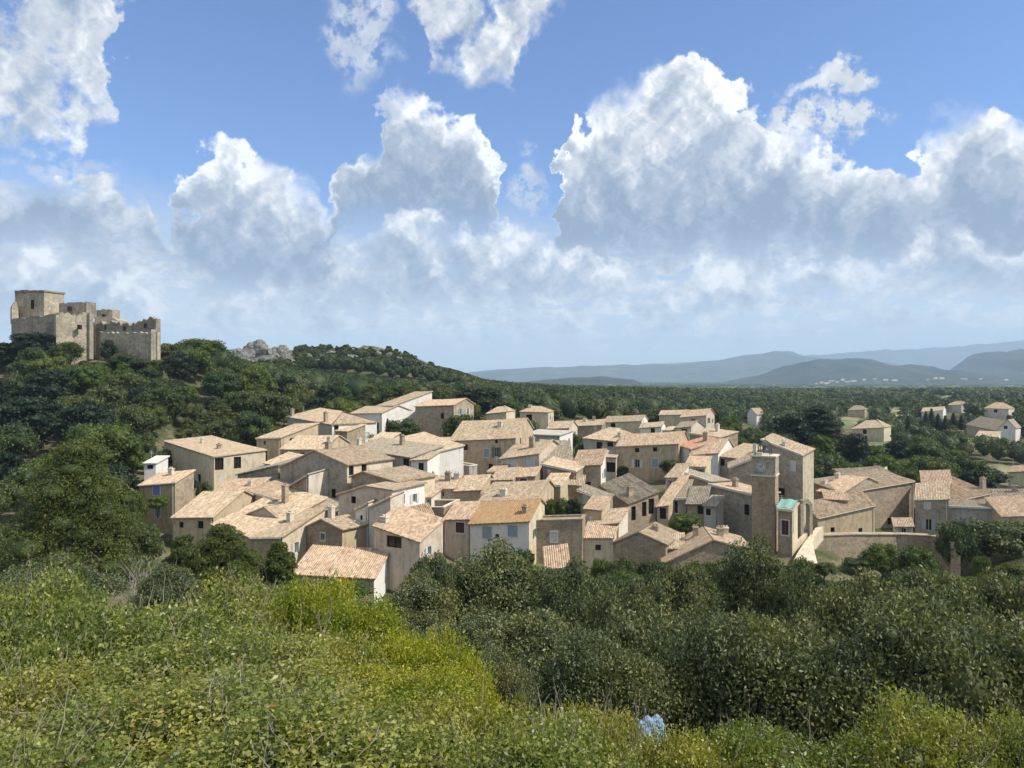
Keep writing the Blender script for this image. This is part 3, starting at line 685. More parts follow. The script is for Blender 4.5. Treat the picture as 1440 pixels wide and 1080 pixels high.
house('tall narrow stone house with a double white roof edge behind the clock tower', (1072, 619, 127), (1129, 641, 119), 2.4, 'shed', 0.9, GREY, TILE, 9.5,
      win=[('F', 1115, 655, 1.0, 1.5, 'P'), ('F', 1099, 693, 1.4, 1.6, 'o')], wallR=CREAM, trim=COPING, chim=[(1104, 627, 0.6)])
house('hip roofed stone house at the left end of the right-hand group', (1150, 691, 128), (1184, 694, 124), 10, 'saddle', (2.2, 0.7, 1.2), GREY, TILEP, 5.0, chim=[(1160, 683, 0.8), (1178, 673, 0.8)])
house('long stone house with a weathered roof in the right-hand group', (1184, 694, 124.5), (1285, 677, 130), 8, 'shed', 1.1, BROWN, TILE, 8.5, win=[('F', 1251, 733, 0.9, 1.2, 'd')], cut=2)
house('lower ochre house with two small square windows above the retaining wall', (1150, 729, 118.5), (1230, 711, 121.5), 3.2, 'shed', 1.9, OCHRE, TILE, 5.0,
      win=[('F', 1171, 745, 0.8, 0.8, 'd'), ('F', 1210, 746, 0.8, 0.8, 'd')], wallR=WHITE)
house('tall grey house with shuttered door below two stepped roofs', (1287, 703, 125), (1334, 702, 122.5), 5, 'shed', 2.0, GREY, TILE, 6.0,
      win=[('F', 1304, 711, 0.8, 1.0, 'P'), ('F', 1306, 738, 1.0, 2.0, 'g')])
house('upper tiled roof stepped behind the tall grey house', (1297, 682, 132), (1338, 681, 130), 6, 'shed', 1.7, PINKISH, TILEP, 5.0, win=[('F', 1329, 687, 0.7, 1.1, 'd')])
house('long low wall house in shade with a white roof line on the right', (1334, 713, 123), (1407, 716, 120), 5, 'shed', 0.5, GREYR, TILEG, 5.0, trim=COPING)
house('fan shaped tan roof with tall thin chimney behind the low wall house', (1338, 706, 127), (1392, 694, 129), 8, 'shed', 1.8, OCHRE, TILEP, 4.0, chim=[(1382, 688, 1.9)])
house('broad brown roof with a chimney at the right edge of the village', (1366, 702, 132), (1455, 703, 128), 8, 'saddle', (1.3, 0.5), BROWN, TILEG, 4.6, chim=[(1427, 692, 1.1)])
house('bright pink roof at the far right end of the village', (1409, 727, 117), (1460, 725, 116), 6, 'shed', 2.0, OCHRE, TILEP, 3.0)
# lower left roofs
house('tan house with two little windows under a mottled roof above the front pines', (243, 728, 98), (300, 727, 96), 8, 'saddle', (2.5, 0.75, 1.5), OCHRE, TILE, 4.4, win=[('F', 255, 738, 0.7, 0.8, 'd'), ('F', 282, 738, 0.9, 1.0, 'd')])
house('wide mottled roof with a thin brown chimney in the left roof cluster', (299, 738, 95.5), (356, 757, 90), 11, 'shed', 3.4, OCHRE, TILE, 3.8, chim=[(317, 725, 2.4)], fp=True)
house('pinkish smooth roof at the back of the left roof cluster', (291, 700, 105), (350, 698, 104), 6, 'shed', 1.7, CREAM, TILEP, 3.6, win=[('F', 295, 704, 0.7, 0.5, 'd')], chim=[(352, 684, 0.7)])
house('reddish roof falling to the right below the dark brown stone wing', (346, 690, 105.5), (390, 703, 100), 5, 'shed', 0.9, CREAM, TILEP, 4.0)
house('pale roof with a short gable in front of the dark brown wing', (338, 728, 97.5), (392, 730, 94.5), 6, 'gable', (372, 714), CREAM, TILE, 4.0)
house('pale tiled roof with a yellow-green end wall right of the front pines', (353, 757, 90), (397, 756, 88), 8, 'shed', 2.1, TAN, TILE, 5.0, wallR=CREAM, chim=[(408, 735, 1.2)])
# back row
house('small villa with a hipped orange roof behind the large ochre house', (731, 579, 196), (771, 580, 194), 7, 'hip', (1.4, 0.5), CREAM, TILEP, 5.0, win=[('F', 744, 587, 1.6, 1.6, 'o')], chim=[(745, 574, 0.7)])
house('pale roof peeping out of the trees left of the small hipped villa', (684, 582, 186), (712, 579, 184), 6, 'hip', (1.4, 0.5), CREAM, TILE, 4.0)
house('grey rendered terrace building with a white end behind the shuttered house', (738, 611, 150), (787, 613, 147), 8, 'shed', 0.4, GREYR, GREYR, 5.0, wallR=WHITE)
house('wide pale hipped house with shaded arches left of the long ochre house', (821, 616, 148), (870, 621, 142), 9, 'hip', (2.1, 0.5), GREYR, TILE, 6.4,
      win=[('F', 843, 628, 1.5, 1.8, 'o'), ('F', 858, 625, 1.4, 0.9, 'o')], chim=[(872, 614, 0.7)])
house('lower pinkish wing with a dark arch under the wide pale hipped house', (842, 643, 137), (866, 644, 136), 4, 'shed', 0.8, PINKISH, TILE, 4.0, win=[('F', 859, 657, 1.6, 1.8, 'o')])
house('low dark stone barn at the back left of the far roofs', (804, 600, 175), (846, 598, 173), 6, 'shed', 1.0, BROWN, TILE, 4.0, chim=[(835, 592, 0.9), (822, 594, 0.7)])
house('pale villa with open terrace among the far roofs', (850, 594, 185), (902, 592, 181), 6, 'saddle', (1.3, 0.5), CREAM, TILE, 5.0, win=[('F', 862, 599, 1.2, 1.4, 'd')], wallR=WHITE)
house('white house with a dark doorway among the far roofs', (900, 602, 176), (930, 600, 174), 5, 'saddle', (1.0, 0.5), WHITE, TILE, 4.0, win=[('F', 918, 607, 1.0, 1.8, 'o')])
house('pale walled yard house right of the white one with the dark doorway', (932, 606, 170), (956, 605, 168), 5, 'shed', 0.6, CREAM, TILE, 4.0)
house('far long pale roofed house at the back of the village', (927, 584, 215), (965, 583, 212), 7, 'saddle', (1.2, 0.5), CREAM, TILE, 4.0)
house('far pinkish roofed house at the back right of the village', (957, 587, 205), (993, 584, 201), 7, 'saddle', (1.7, 0.5), PINKISH, TILEP, 5.0, win=[('F', 975, 593, 1.2, 1.4, 'o')])
house('house with a bright roof line behind the reddish roofed white one', (970, 610, 155), (1012, 616, 149), 6, 'shed', 0.9, BROWN, TILE, 5.0, chim=[(973, 604, 1.5)], trim=COPING)
house('pinkish narrow house with white pillars behind the red roof', (950, 602, 168), (972, 600, 165), 5, 'saddle', (1.2, 0.5), PALE, TILEG, 4.5, win=[('F', 962, 607, 1.5, 1.2, 'o')])
# scattered houses of the valley on the right
house('tan roofed villa among trees right of the dark cedar', (1198, 603, 265), (1243, 601, 258), 9, 'hip', (2.6, 0.5), CREAM, TILE, 4.0, win=[('F', 1216, 607, 1.4, 1.6, 'o')], name='valley_house')
house('long brown roofed barn in the valley on the right', (1358, 597, 292), (1404, 606, 272), 10, 'saddle', (3.2, 0.6), OCHRE, TILEG, 3.0, name='valley_barn', cat='barn')
house('white gabled house at the end of the long brown barn', (1403, 604, 268), (1428, 602, 264), 7, 'gable', (1417, 590), WHITE, TILE, 4.5, win=[('F', 1414, 601, 1.2, 1.2, 'd')], name='valley_house')
house('pale roofed villa high on the right in the valley', (1384, 574, 380), (1418, 575, 372), 10, 'hip', (3.0, 0.5), PALE, TILEP, 4.5, win=[('F', 1400, 578, 1.6, 1.6, 'd')], name='valley_house')
house('white house behind the row of dark cypresses', (1296, 579, 370), (1326, 577, 364), 8, 'saddle', (1.8, 0.5), WHITE, TILE, 5, name='valley_house')
house('small white house left of the pointed dark tree below the tan villa', (1200, 630, 205), (1214, 629, 203), 5, 'gable', (1207, 621), WHITE, TILE, 4.5, name='valley_house')
house('white shed just behind the roofs of the right-hand group', (1229, 667, 150), (1246, 667, 149), 4, 'shed', 1.2, WHITE, COPING, 3, name='white_shed', cat='shed')
house('white house alone in the woods above the dark cedar', (1051, 582, 330), (1064, 583, 326), 6, 'gable', (1056, 574), WHITE, TILE, 5, name='valley_house')
house('low white wall house at the right edge of the valley trees', (1418, 664, 180), (1450, 662, 176), 5, 'saddle', (1.3, 0.5), CREAM, TILEP, 4, name='valley_house')
house('earth coloured farm roof far above the tan villa', (1192, 577, 420), (1216, 576, 415), 9, 'hip', (2.4, 0.5), OCHRE, TILEG, 4, name='valley_house')
house('pale farm roof in the far fields right of the earth coloured one', (1330, 570, 480), (1352, 569, 470), 9, 'hip', (2.4, 0.5), PALE, TILE, 4, name='valley_house')
house('pale villa between the tan villa and the dark cypress row', (1262, 606, 290), (1284, 605, 286), 8, 'hip', (2.2, 0.5), CREAM, TILE, 4, name='valley_house')
house('low cream house below the long brown barn', (1330, 612, 255), (1352, 613, 252), 7, 'saddle', (1.6, 0.5), CREAM, TILE, 3.5, name='valley_house')
house('white house with a terrace under the white gabled one on the right', (1372, 614, 248), (1402, 615, 244), 7, 'shed', 1.4, WHITE, TILE, 3.5, name='valley_house')
house('small ochre house near the lone cypress in the valley', (1256, 590, 345), (1274, 590, 341), 8, 'saddle', (2.0, 0.5), OCHRE, TILEP, 4, name='valley_house')
house('little pale house on the right edge far beyond the barn', (1424, 584, 400), (1446, 584, 396), 9, 'hip', (2.6, 0.5), PALE, TILEP, 4, name='valley_house')
house('tiny cream house far off left of the earth coloured farm', (1128, 566, 520), (1142, 566, 516), 8, 'saddle', (2.0, 0.5), CREAM, TILE, 4, name='valley_house')
house('tiny pale house in the far fields above the white gabled house', (1392, 558, 640), (1408, 558, 635), 10, 'hip', (2.6, 0.5), PALE, TILE, 4, name='valley_house')
house('tiny pale house in the far woods right of the middle', (1262, 560, 600), (1276, 560, 596), 10, 'hip', (2.6, 0.5), CREAM, TILE, 4, name='valley_house')
house('low cream cottage by the bright green tall tree', (1290, 640, 205), (1316, 641, 202), 6, 'saddle', (1.5, 0.5), CREAM, TILEP, 3, name='valley_house')
house('pale garden shed behind the stepped tiled roofs', (1352, 668, 165), (1368, 668, 164), 4, 'shed', 1.0, PALE, TILE, 2.6, name='valley_shed', cat='shed')
# small roofs and annexes wedged between the larger houses
house('little gable wedged right of the pale tiled roof with the end wall', (400, 742, 93), (426, 741, 92), 5, 'shed', 1.2, TAN, TILE, 3.6)
house('lean-to against the foot of the tall windowless gable', (440, 716, 100), (470, 716, 98.5), 2.5, 'shed', 0.9, GREY, TILEG, 2.6, win=[('F', 455, 722, 0.8, 0.9, 'd')])
house('tiny pale house between the rooftop terrace and the tiny red roof', (594, 700, 101), (606, 700, 100.5), 4, 'shed', 0.9, PALE, TILE, 3.4, win=[('F', 600, 706, 0.7, 0.9, 'n')])
house('narrow house stepping down left of the pale shuttered windows', (686, 664, 113), (704, 663, 112), 5, 'shed', 1.3, CREAM, TILE, 4.0, win=[('F', 695, 671, 0.8, 1.1, 'w')])
house('small tiled porch below the pale shuttered windows', (720, 672, 108), (752, 670, 107), 3, 'shed', 0.9, TAN, TILEP, 3.0, win=[('F', 736, 679, 1.0, 1.6, 'r')])
house('short brown roof stepping down behind the mottled village middle', (690, 676, 107), (720, 675, 106), 4, 'shed', 1.2, BROWN, TILE, 3.4, win=[('F', 704, 684, 0.7, 0.9, 'd')])
house('low lit shed at the right of the walled garden', (822, 716, 96), (846, 718, 95), 3.5, 'shed', 1.1, OCHRE, TILEP, 3.0)
house('small roof between the walled garden and the pillared house', (846, 738, 94), (870, 736, 93), 4, 'shed', 1.2, PALE, TILE, 3.0, win=[('F', 858, 744, 0.7, 0.9, 'b')])
house('narrow tall house squeezed left of the tan gable', (936, 672, 112), (952, 672, 111), 5, 'shed', 1.5, PALE, TILE, 4.5, win=[('F', 944, 681, 0.7, 1.1, 'g')])
house('cream house with two green shutters above the tan gable', (963, 656, 119), (992, 657, 117.5), 4, 'shed', 1.2, CREAM, TILEP, 4.2, win=[('F', 971, 664, 0.7, 1.1, 'n'), ('F', 984, 664, 0.7, 1.1, 'n')])
house('low roof against the left side of the wide roofed front house', (934, 772, 88), (960, 772, 87.5), 3.5, 'shed', 1.0, TAN, TILE, 3.0)
house('small brown shed roof under the right-hand hip roofed house', (1160, 702, 122.5), (1192, 704, 121.5), 3, 'shed', 0.9, BROWN, TILEP, 3.2)
house('raised dark tiled strip on top of the right-hand group', (1192, 672, 134), (1258, 668, 136), 4, 'shed', 1.0, BROWN, TILEG, 5.0)
house('low pale extension between the long stone house and the tall grey one', (1258, 741, 121), (1284, 741, 120), 3, 'shed', 0.8, PALE, TILE, 3.0, win=[('F', 1271, 747, 0.8, 1.0, 'g')])
house('tiny house with a blue shutter above the porch house roof line', (345, 640, 139), (360, 640, 138), 5, 'shed', 1.0, CREAM, TILE, 4.0, win=[('F', 352, 648, 0.7, 1.0, 'b')])
house('low roofed annex right of the broad hipped farmhouse', (468, 606, 143), (488, 607, 141), 5, 'shed', 1.0, TAN, TILE, 4.0, win=[('F', 478, 614, 0.8, 1.1, 'd')])
house('little tiled house below the front volume of the white villa', (520, 620, 136), (546, 621, 135), 5, 'shed', 1.1, CREAM, TILE, 4.0, win=[('F', 533, 629, 0.8, 1.1, 'n')])
house('small shed roof between the large ochre house and the villa trees', (604, 628, 134), (628, 627, 133), 5, 'shed', 1.1, PINKISH, TILE, 4.0, win=[('F', 615, 636, 0.8, 1.0, 'w')])
house('cream house behind the grey rendered terrace building', (770, 603, 166), (800, 602, 164), 6, 'saddle', (1.4, 0.5), CREAM, TILE, 4.5, win=[('F', 784, 609, 0.9, 1.2, 'g')])

# ================================================================ clock tower
def prism(mb, poly, zb, zt):
    """vertical prism over a plan polygon (list of Vector xy)"""
    n = len(poly)
    for i in range(n):
        a, b = poly[i], poly[(i + 1) % n]
        mb.face([(a.x, a.y, zb), (b.x, b.y, zb), (b.x, b.y, zt), (a.x, a.y, zt)])
    mb.face([(p.x, p.y, zt) for p in poly]); mb.face([(p.x, p.y, zb) for p in poly][::-1])
def sq(A, s, bk, w, d, g=0.0):
    return [A - s * g - bk * g, A + s * (w + g) - bk * g, A + s * (w + g) + bk * (d + g), A - s * g + bk * (d + g)]
A = at(1057, 640, 100); B = at(1090, 640, 98.6)
s = Vector((B.x - A.x, B.y - A.y, 0)); w = s.length; s.normalize(); bk = Vector((-s.y, s.x, 0)); n = -bk
zt = A.z; z_c = at(1070, 669, 100).z; zb = zt - 18
FOOT.append(((A + s * w / 2 + bk * w / 2).x, (A + s * w / 2 + bk * w / 2).y, 3.5, A, s, w, bk, w))
tw = thing('clock_tower', 'slender stone clock tower with white clock face and iron bell cage on top', 'tower', (A.x, A.y, zb))
mb = MB(); prism(mb, sq(A, s, bk, w, w), zb, z_c); mb.build('shaft', stone_mat('tower_stone', (0.390, 0.290, 0.200), (0.510, 0.390, 0.275), size=2.2), tw)
mb = MB(); prism(mb, sq(A, s, bk, w, w, 0.04), z_c + 0.22, zt - 0.2); mb.build('clock_stage', GREY, tw)
mb = MB(); prism(mb, sq(A, s, bk, w, w, 0.14), z_c, z_c + 0.22)
mb.build('cornice', COPING, tw)
mb = MB(); prism(mb, sq(A, s, bk, w, w, 0.16), zt - 0.2, zt); mb.build('cornice', COPING, tw)
cd = MB(); cc = ray_plane(1070.5, 656.5, A, n) + n * 0.06
for k in range(24):
    a0, a1 = 2 * math.pi * k / 24, 2 * math.pi * (k + 1) / 24; r0 = 0.66
    P = [cc + n * 0.06, cc + n * 0.06 + (s * math.cos(a0) + UP * math.sin(a0)) * r0, cc + n * 0.06 + (s * math.cos(a1) + UP * math.sin(a1)) * r0]
    cd.face(P); cd.face([P[1], P[1] - n * 0.08, P[2] - n * 0.08, P[2]])
dial = cd.build('clock_dial', flat_mat('dial_enamel', (0.55, 0.55, 0.52), 0.5), tw)
hm = MB()
for k in range(12):
    a0 = 2 * math.pi * k / 12; d = s * math.cos(a0) + UP * math.sin(a0)
    hm.box(cc + n * 0.09 + d * 0.53, d * 0.09, d.cross(n) * 0.028, n * 0.012)
hm.build('hour_marks', IRON, dial)
hm = MB(); d = s * 0.5 + UP * 0.87; hm.box(cc + n * 0.10 + d * 0.2, d * 0.24, d.cross(n) * 0.035, n * 0.012)
d = -s * 0.87 + UP * 0.5; hm.box(cc + n * 0.115 + d * 0.14, d * 0.16, d.cross(n) * 0.045, n * 0.012); hm.build('hand', IRON, dial)
cg = MB(); ct = A + s * w / 2 + bk * w / 2
hc = 2.0
for i in (-1, 1):
    for j in (-1, 1):
        b = ct + s * i * 0.75 + bk * j * 0.75; cg.tube([(b.x, b.y, zt - 0.1), (b.x, b.y, zt + hc * 0.6), (ct.x + (b.x - ct.x) * 0.55, ct.y + (b.y - ct.y) * 0.55, zt + hc * 0.85), (ct.x, ct.y, zt + hc)], [0.07, 0.06, 0.05, 0.05])
for zz in (0.55, hc * 0.6):
    for (i, j, k, l) in ((-1, -1, 1, -1), (1, -1, 1, 1), (1, 1, -1, 1), (-1, 1, -1, -1)):
        p, q = ct + s * i * 0.75 + bk * j * 0.75, ct + s * k * 0.75 + bk * l * 0.75
        cg.tube([(p.x, p.y, zt + zz), (q.x, q.y, zt + zz)], [0.045, 0.045])
cg.tube([(ct.x, ct.y, zt + hc - 0.05), (ct.x, ct.y, zt + hc + 0.8)], [0.05, 0.02])
cage = cg.build('bell_cage', IRON, tw)
bl = MB(); bz = zt + 1.25
bl.tube([(ct.x, ct.y, bz), (ct.x, ct.y, bz - 0.1), (ct.x, ct.y, bz - 0.4), (ct.x, ct.y, bz - 0.62)], [0.08, 0.22, 0.28, 0.42], 10)
bl.tube([(ct.x, ct.y, zt + 1.2), (ct.x, ct.y, bz)], [0.03, 0.03]); bl.build('bell', IRON, tw)
mb = MB(); q = A + s * 0.35 + bk * 0.3; mb.box(q + UP * 0.75, s * 0.22, bk * 0.2, UP * 0.75); mb.box(q + s * 0.5 + UP * 0.2, s * 0.5, bk * 0.2, UP * 0.2); mb.build('stone_finial', COPING, tw)

# gatehouse front below the tower, with turquoise awning
house('narrow gate building with two pale pilasters under the turquoise awning', (1094, 717, 97), (1114, 719, 96), 3, 'shed', 0.5, BROWN, TILEP, 6.0, win=[('F', 1104, 742, 0.9, 1.9, 'r')], wallR=CREAM, trim=COPING)
A = at(1092, 712, 97.5); B = at(1116, 713, 96.2); s = (B - A); s.z = 0; L = s.length; s.normalize(); bk = Vector((-s.y, s.x, 0))
aw = thing('awning', 'turquoise canvas awning stretched beside the clock tower', 'awning', (A.x, A.y, A.z))
cb = MB(); N_ = 10
for i in range(N_):
    for j in range(6):
        P = []
        for (a, b) in ((i, j), (i + 1, j), (i + 1, j + 1), (i, j + 1)):
            u, v = a / N_, b / 6; P.append(A + s * u * L + bk * v * 2.2 + UP * (v * 0.75 - 0.10 * math.sin(math.pi * u) * (1 - v) - 0.07 * math.sin(3 * math.pi * u)))
        cb.face(P)
for i in range(N_):
    u0, u1 = i / N_, (i + 1) / N_
    f = lambda u: A + s * u * L + UP * (-0.10 * math.sin(math.pi * u) - 0.07 * math.sin(3 * math.pi * u))
    cb.face([f(u0), f(u1), f(u1) - UP * 0.4, f(u0) - UP * (0.4)])
cb.build('canopy', TURQ, aw)
pb = MB()
for u in (0, L): pb.tube([A + s * u + UP * 0, A + s * u - UP * 3.2], [0.05, 0.05]); 
pb.build('post', METAL, aw)

# ruined stone arch
P0 = at(1126, 745, 101); P1 = at(1143, 741, 101.5); s = (P1 - P0); s.z = 0; L = s.length; s.normalize(); bk = Vector((-s.y, s.x, 0))
top = at(1134, 703, 101).z; bot = P0.z - 2
ar = thing('ruined_arch', 'weathered stone arch with ivy right of the turquoise awning', 'arch', (P0.x, P0.y, bot))
mb = MB(); K = 10; r_in = L * 0.24; ri = L * 0.5; zc_ = top - ri * 1.15
prev = None
for k in range(K + 1):
    a = math.pi * k / K
    wob = 1 + 0.10 * math.sin(k * 2.3)
    o_ = P0 + s * (L / 2 - math.cos(a) * ri * wob); i_ = P0 + s * (L / 2 - math.cos(a) * r_in)
    zo, zi = zc_ + math.sin(a) * ri * 1.15 * wob, zc_ + math.sin(a) * r_in * 1.2
    cur = [Vector((o_.x, o_.y, zo)), Vector((i_.x, i_.y, zi))]; cur += [c + bk * 0.8 for c in cur]
    if prev:
        mb.face([prev[0], prev[1], cur[1], cur[0]]); mb.face([prev[0], cur[0], cur[2], prev[2]]); mb.face([prev[1], prev[3], cur[3], cur[1]]); mb.face([prev[2], cur[2], cur[3], prev[3]])
    prev = cur
for (a, b) in ((0, L / 2 - r_in), (L / 2 + r_in, L)):
    q = P0 + s * a; poly = [q, q + s * (b - a), q + s * (b - a) + bk * 0.8, q + bk * 0.8]
    prism(mb, poly, bot, zc_ + 0.02)
mb.build('arch_stones', GREY, ar)

# retaining wall below the right-hand group: straight run, rounded corner
def wall_run(name, label, pts, th, mat, hgt, cope=None, cat='wall'):
    """pts: (px, py_top, Y)"""
    V = [at(*p) for p in pts]
    root = thing(name, label, cat, (V[0].x, V[0].y, V[0].z - hgt))
    mb = MB(); cm = MB()
    for a, b in zip(V[:-1], V[1:]):
        d = b - a; d.z = 0; d.normalize(); nn = Vector((-d.y, d.x, 0)) * th
        f = [a, b, b + nn, a + nn]; g = [q - UP * hgt for q in f]
        mb.face([g[0], g[1], f[1], f[0]]); mb.face([f[0], f[1], f[2], f[3]]); mb.face([g[3], f[3], f[2], g[2]]); mb.face([g[1], g[2], f[2], f[1]]); mb.face([g[0], f[0], f[3], g[3]])
        if cope: cm.box((a + b) / 2 + nn / 2 + UP * 0.07, (b - a) / 2 * 1.01, nn * 0.62, UP * 0.07)
    mb.build('masonry', mat, root)
    if cope: cm.build('coping', cope, root)
    for v in V: GPTS.append((v.x, v.y, v.z - hgt + 0.5)); FOOT.append((v.x, v.y, 2.0, v, Vector((1, 0, 0)), 1, Vector((0, 1, 0)), 1))
    return root
wall_run('retaining_wall', 'high brown stone retaining wall with a rounded corner under the right-hand houses', [(1143, 768, 105), (1150, 754, 109), (1200, 752, 111), (1262, 752, 112.5), (1308, 754, 111.5), (1326, 757, 109.5), (1334, 761, 107), (1337, 763, 104.5)], 1.2, BROWN, 7.5, TAN)
wall_run('terrace_wall', 'pale terrace parapet at the door of the long stone house', [(1236, 751, 121), (1262, 749, 122)], 0.3, COPING, 1.0)
wall_run('village_wall', 'pale limestone wall along the bright steps beside the retaining wall', [(1112, 768, 97), (1128, 757, 99), (1140, 746, 103)], 0.4, CREAM, 2.6)

# bright paved ramp climbing between the gate building and the retaining wall
L_ = [at(1113, 796, 90), at(1120, 780, 93.5), at(1130, 764, 97.5), at(1141, 750, 102), at(1147, 742, 106)]
R_ = [at(1150, 800, 91), at(1146, 786, 94), at(1143, 770, 98.5), at(1150, 753, 103), at(1158, 743, 107)]
rm = MB()
for i in range(4):
    a, b, c_, d_ = L_[i], R_[i], R_[i + 1].copy(), L_[i + 1].copy(); b = b.copy(); b.z = a.z; c_.z = d_.z
    rm.face([a, b, c_, d_]); rm.face([a, b, b - UP * 2, a - UP * 2]); rm.face([b, c_, c_ - UP * 2, b - UP * 2]); rm.face([a, d_, d_ - UP * 2, a - UP * 2])
rp_ = rm.build('ramp_path', CREAM); rp_['kind'] = 'structure'
for a in L_ + R_: GPTS.append((a.x, a.y, a.z - 0.5))

# ================================================================ ruined castle on the hill
def ruin(mb, px0, px1, Y0, Y1, tops, pyb, th, seg=26, rough=0.35):
    """wall from column px0 to px1 with a jagged top; tops = [(px, py)] outline"""
    A = at(px0, 0, Y0); B = at(px1, 0, Y1); A.z = B.z = 0
    s = (B - A); L = s.length; s.normalize(); bk = Vector((-s.y, s.x, 0)); 
    zb = at(px0, pyb, (Y0 + Y1) / 2).z
    rr = random.Random(int(px0 * 7 + px1))
    prev = None
    for i in range(seg + 1):
        t = i / seg; Y = Y0 + (Y1 - Y0) * t; p = A + s * L * t
        px = 720 + p.x / p.y * F_PX
        py = np.interp(px, [q[0] for q in tops], [q[1] for q in tops])
        z = at(px, py, p.y).z + (rr.uniform(-rough, rough) if 0 < i < seg else 0)
        cur = (Vector((p.x, p.y, z)), Vector((p.x, p.y, z)) + bk * th, Vector((p.x, p.y, zb)), Vector((p.x, p.y, zb)) + bk * th)
        if prev:
            mb.face([prev[2], cur[2], cur[0], prev[0]]); mb.face([prev[0], cur[0], cur[1], prev[1]]); mb.face([prev[3], prev[1], cur[1], cur[3]])
        else: mb.face([cur[2], cur[0], cur[1], cur[3]])
        prev = cur
    mb.face([prev[2], prev[3], prev[1], prev[0]])
cx = at(110, 505, 200)
ca = thing('ruined_castle', 'ruined stone castle with a square keep on top of the left hill', 'castle', cx)
def cwall(name, mat, *a, **k):
    mb = MB(); ruin(mb, *a, **k); return mb.build(name, mat, ca)
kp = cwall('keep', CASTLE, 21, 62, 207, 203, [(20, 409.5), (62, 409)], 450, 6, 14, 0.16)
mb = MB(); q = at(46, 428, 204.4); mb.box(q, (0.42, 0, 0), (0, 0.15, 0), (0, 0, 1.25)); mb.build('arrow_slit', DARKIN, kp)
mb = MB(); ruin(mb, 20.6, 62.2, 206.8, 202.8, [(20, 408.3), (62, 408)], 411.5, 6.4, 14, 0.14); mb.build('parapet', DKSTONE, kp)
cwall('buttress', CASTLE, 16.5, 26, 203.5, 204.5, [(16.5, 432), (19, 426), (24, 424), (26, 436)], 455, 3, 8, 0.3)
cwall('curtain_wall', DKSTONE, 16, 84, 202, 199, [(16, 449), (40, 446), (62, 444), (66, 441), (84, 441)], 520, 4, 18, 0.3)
cwall('rubble_bastion', CASTLE, 79, 128, 196, 201, [(79, 443), (88, 440), (95, 441), (103, 444), (110, 442.5), (118, 440), (128, 443)], 520, 8, 22, 0.4)
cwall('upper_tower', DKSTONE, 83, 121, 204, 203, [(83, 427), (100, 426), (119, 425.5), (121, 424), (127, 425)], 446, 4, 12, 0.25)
cwall('corner_pier', GREY, 126, 131.5, 200, 201, [(126, 440), (131.5, 443)], 505, 3, 4, 0.1)
cwall('small_turret', GREY, 135.5, 158, 208, 207, [(135, 436), (161, 435)], 460, 3, 8, 0.25)
cwall('turret_base', GREY, 133, 164, 206, 206, [(133, 446), (137, 444), (160, 447), (164, 450)], 500, 6, 8, 0.15)
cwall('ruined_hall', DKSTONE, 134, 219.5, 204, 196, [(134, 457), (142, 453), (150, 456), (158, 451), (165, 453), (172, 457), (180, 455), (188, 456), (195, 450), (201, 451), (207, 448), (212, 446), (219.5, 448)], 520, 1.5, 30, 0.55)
cwall('gap_wall', DKSTONE, 127, 142, 207, 207, [(127, 452), (142, 456)], 520, 2, 6, 0.2)
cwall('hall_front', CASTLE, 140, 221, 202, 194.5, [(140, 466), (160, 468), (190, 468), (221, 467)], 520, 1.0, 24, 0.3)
cwall('hall_end', CASTLE, 219.6, 221.5, 194.4, 201, [(219, 462), (222.5, 470)], 520, 1.2, 6, 0.3)
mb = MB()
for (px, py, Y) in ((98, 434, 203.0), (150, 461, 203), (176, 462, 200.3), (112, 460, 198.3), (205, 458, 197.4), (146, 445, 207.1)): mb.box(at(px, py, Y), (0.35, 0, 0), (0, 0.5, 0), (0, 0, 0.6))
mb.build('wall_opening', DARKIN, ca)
for (px, Y, r) in ((45, 202, 7), (105, 202, 7), (150, 202, 7), (190, 200, 8)):
    v = at(px, 505, Y); FOOT.append((v.x, v.y + 3, r, v, Vector((1, 0, 0)), 1, Vector((0, 1, 0)), 1))

